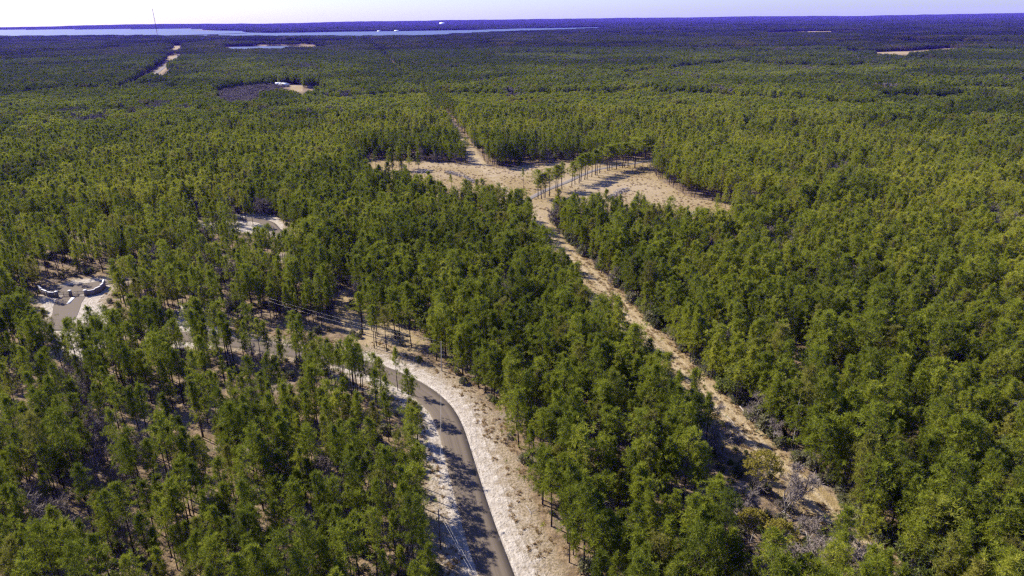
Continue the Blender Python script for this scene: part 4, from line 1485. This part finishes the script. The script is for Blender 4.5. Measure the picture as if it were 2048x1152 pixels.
curved_wall([(113, 594), (104, 594.5), (93, 592.5), (84, 588), (80, 583)], 2.1, "curved stone entrance wall with white coping on the gate's left side", 3)
curved_wall([(174, 591), (186, 590), (198, 586), (208, 580), (211, 572)], 2.1, "longer curved stone entrance wall with white coping on the gate's right side", 4)
pil = [(114.5, 594.5, "grey stone gate pillar where the left wall meets the gate"), (142, 592.5, "grey stone gate pillar standing between the two iron gates"), (172.5, 591.5, "grey stone gate pillar where the right wall meets the gate")]
for ax, ay, lab in pil:
    p = at(ax, ay)
    o = thing("gate_pillar", (p[0], p[1], 0), lab, "pillar", "stone gate pillars")
    b = MB()
    b.box((0, 0, 1.15), (1.0, 1.0, 2.7))
    b.obj("shaft", M["stone"], o)
    b = MB()
    b.box((0, 0, 2.64), (1.3, 1.3, .26), 0, 0, .9)
    b.obj("pillar_coping", M["white"], o)
for (a, b_), lab in (((0, 1), "black arched iron gate left of the middle pillar"), ((1, 2), "black arched iron gate right of the middle pillar")):
    p0, p1 = at(pil[a][0], pil[a][1]), at(pil[b_][0], pil[b_][1])
    d = (p1 - p0)[:2]
    L = np.hypot(*d)
    d /= L
    s0, s1 = .55, L - .55
    o = thing("iron_gate", (p0[0], p0[1], 0), lab, "gate", "iron entrance gates", math.atan2(d[1], d[0]))
    b = MB()
    t = np.linspace(s0, s1, 16)
    arch = 1.75 + .55 * np.sin((t - s0) / (s1 - s0) * np.pi)
    b.tube(np.stack([t, t * 0, arch], 1), .07, 5)
    b.tube([[s0, 0, .15], [s1, 0, .15]], .06, 5)
    b.tube([[s0, 0, .9], [s1, 0, .9]], .05, 5)
    for q in (s0, s1, (s0 + s1) / 2):
        b.tube([[q, 0, .1], [q, 0, float(np.interp(q, t, arch))]], .07, 5)
    b.obj("gate_frame", M["iron"], o)
    b = MB()
    for q in np.arange(s0 + .25, s1, .3):
        b.tube([[q, 0, .15], [q, 0, float(np.interp(q, t, arch))]], .025, 4)
    b.obj("gate_bars", M["iron"], o)
    b = MB()
    mid = (s0 + s1) / 2
    for c0 in (mid - 1.1, mid + 1.1):
        th = np.linspace(0, 2 * np.pi, 14)
        b.tube(np.stack([c0 + .5 * np.cos(th), th * 0 - .05, 1.2 + .5 * np.sin(th)], 1), .05, 4)
    b.obj("gate_scroll", M["white"], o)
q0, q1 = at(147.5, 595), at(136.5, 608)
o = thing("traffic_island", (q0[0], q0[1], 0), "long narrow white kerbed island in the drive before the gates", "kerb island")
d = (q1 - q0)[:2]
L = np.hypot(*d)
b = MB()
b.box((d[0] / 2, d[1] / 2, .14), (L, 1.3, .26), math.atan2(d[1], d[0]), 0, .97)
b.obj("kerb", M["white"], o)


# ------------------------------------------------------------------ radio mast
pm = at(319, 92)
mz = float(ground_z(pm[None, 0], pm[None, 1])[0])
o = thing("radio_mast", (pm[0], pm[1], mz), "tall thin lattice radio mast with guy ropes rising above the far wood", "radio mast")
MH = 172.0 - mz
mr = 1.3
for seg in range(7):
    b = MB()
    z0, z1 = MH * seg / 7, MH * (seg + 1) / 7
    for k in range(3):
        a = k * 2.094
        b.tube([[mr * math.cos(a), mr * math.sin(a), z0], [mr * math.cos(a), mr * math.sin(a), z1]], .32, 4)
        n_ = 6
        for j in range(n_):
            a2 = a + 2.094 * (1 if j % 2 else 0)
            a3 = a + 2.094 * (0 if j % 2 else 1)
            b.tube([[mr * math.cos(a2), mr * math.sin(a2), z0 + (z1 - z0) * j / n_], [mr * math.cos(a3), mr * math.sin(a3), z0 + (z1 - z0) * (j + 1) / n_]], .16, 3, 0, False)
    b.obj("mast_section", M["iron"] if seg % 2 else M["red"], o)
b = MB()
b.tube([[0, 0, MH], [0, 0, MH + 6]], .25, 5)
b.tube([[0, 0, MH - 8], [1.5, 0, MH - 8], [2.0, 0, MH - 6]], .7, 6)
b.tube([[0, 0, MH - 70], [1.5, 0, MH - 70], [2.2, 0, MH - 66]], .9, 6)
b.obj("antenna", M["iron"], o)
for k in range(3):
    a = k * 2.094 + .4
    for zz in (MH * .5, MH * .92):
        b = MB()
        b.tube([[0, 0, zz], [math.cos(a) * 90, math.sin(a) * 90, 0]], .035, 3)
        b.obj("guy_rope", M["iron"], o)


# ------------------------------------------------------------------ houses and far buildings
def house(px_, py_, Lx, Ly, H, rz, roof, label, name="house", walls="siding", grp=None):
    p = at(px_, py_)
    o = thing(name, (p[0], p[1], float(ground_z(p[None, 0], p[None, 1])[0])), label, "house" if name == "house" else "building", grp, rz)
    b = MB()
    b.box((0, 0, H / 2 - .5), (Lx, Ly, H + 1))
    b.obj("wall", M[walls], o)
    b = MB()
    e = .7
    rh = Ly * .28
    x0, y0 = Lx / 2 + e, Ly / 2 + e
    v = [(-x0, -y0, H), (x0, -y0, H), (x0, y0, H), (-x0, y0, H), (-x0, 0, H + rh), (x0, 0, H + rh), (-x0, -y0, H + .25), (x0, -y0, H + .25), (x0, y0, H + .25), (-x0, y0, H + .25)]
    q = [(0, 3, 2), (0, 2, 1), (0, 1, 7), (0, 7, 6), (3, 9, 8), (3, 8, 2), (6, 7, 5), (6, 5, 4), (9, 4, 5), (9, 5, 8), (0, 6, 4), (0, 4, 9), (0, 9, 3), (1, 2, 8), (1, 8, 5), (1, 5, 7)]
    b.add([(a, c, d + .01) for a, c, d in v], q)
    b.obj("roof", M[roof], o)
    nw = max(2, int(Lx / 4))
    for k in range(nw):
        b = MB()
        b.box((-Lx / 2 + (k + .5) * Lx / nw, -Ly / 2 - .02, 1.6), (1.3, .08, 1.3))
        b.obj("window", M["glass"], o)


house(553, 170, 17, 10, 3.2, .25, "roofw", "long low house with pale bluish metal roof in front of dark pines", walls="siding", grp="houses at the far clearing")
house(568, 172, 15, 12, 3.4, -.35, "roofw", "bright white-roofed house beside the longer bluish-roofed one", grp="houses at the far clearing")
house(625, 174.5, 15, 11, 3.6, .2, "roofg", "grey shingled house at the edge of the yellow yard", grp="houses at the far clearing")
house(680, 181, 5, 4, 2.6, .1, "roofw", "tiny white shed among pines beyond the grey house", "shed", "white")
house(742, 176, 6, 5, 3, .6, "roofw", "small white shed under the lilac-grey bare trees", "shed", "white")
house(884, 50, 90, 60, 26, .1, "roofw", "building on the far horizon across the lake, white for its sun glint", "far_warehouse", "white")  # white block stands in for sunlight flashing off a far building
house(793, 63.2, 40, 20, 7, .1, "roofw", "white building on the lake's far shore", "far_warehouse", "white")
house(758, 63.6, 30, 16, 6, .0, "roofw", "smaller white building on the far shore beside the larger one", "far_warehouse", "white")
house(1500, 51, 120, 40, 10, .05, "roofw", "pale low building in the blue distance at the lake's right", "far_warehouse", "white")
# causeway across the lake
c0, c1 = at(322, 72.2, .8), at(492, 66.8, .8)
d = c1 - c0
L = np.hypot(d[0], d[1])
o = thing("causeway", (c0[0], c0[1], 0), "dark thin causeway crossing the lake near its near shore", "causeway", None, math.atan2(d[1], d[0]))
b = MB()
b.box((L / 2, 0, 1.5), (L, 40, 4.5), 0, 0, .98)
b.obj("embankment", M["bark"], o)
b = MB()
b.box((L / 2, 0, 3.85), (L * .97, 14, .2))
b.obj("deck", M["lane"], o)


# ------------------------------------------------------------------ haze
def haze():
    b = MB()
    b.box((0, 0, 92), (47000, 47000, 196))
    m = bpy.data.materials.new("haze")
    m.use_nodes = True
    t = m.node_tree
    t.nodes.remove(t.nodes["Principled BSDF"])
    v = N(t, "ShaderNodeVolumePrincipled")
    v.inputs["Color"].default_value = (.13, .085, 1.0, 1)
    v.inputs["Absorption Color"].default_value = (1, 1, 1, 1)
    v.inputs["Density"].default_value = 3.1e-5
    v.inputs["Anisotropy"].default_value = 0
    t.links.new(v.outputs[0], t.nodes["Material Output"].inputs["Volume"])
    o = b.obj("haze", m)
    tag(o, "thin violet-blue air over the whole forest", None, None, 'stuff')


haze()
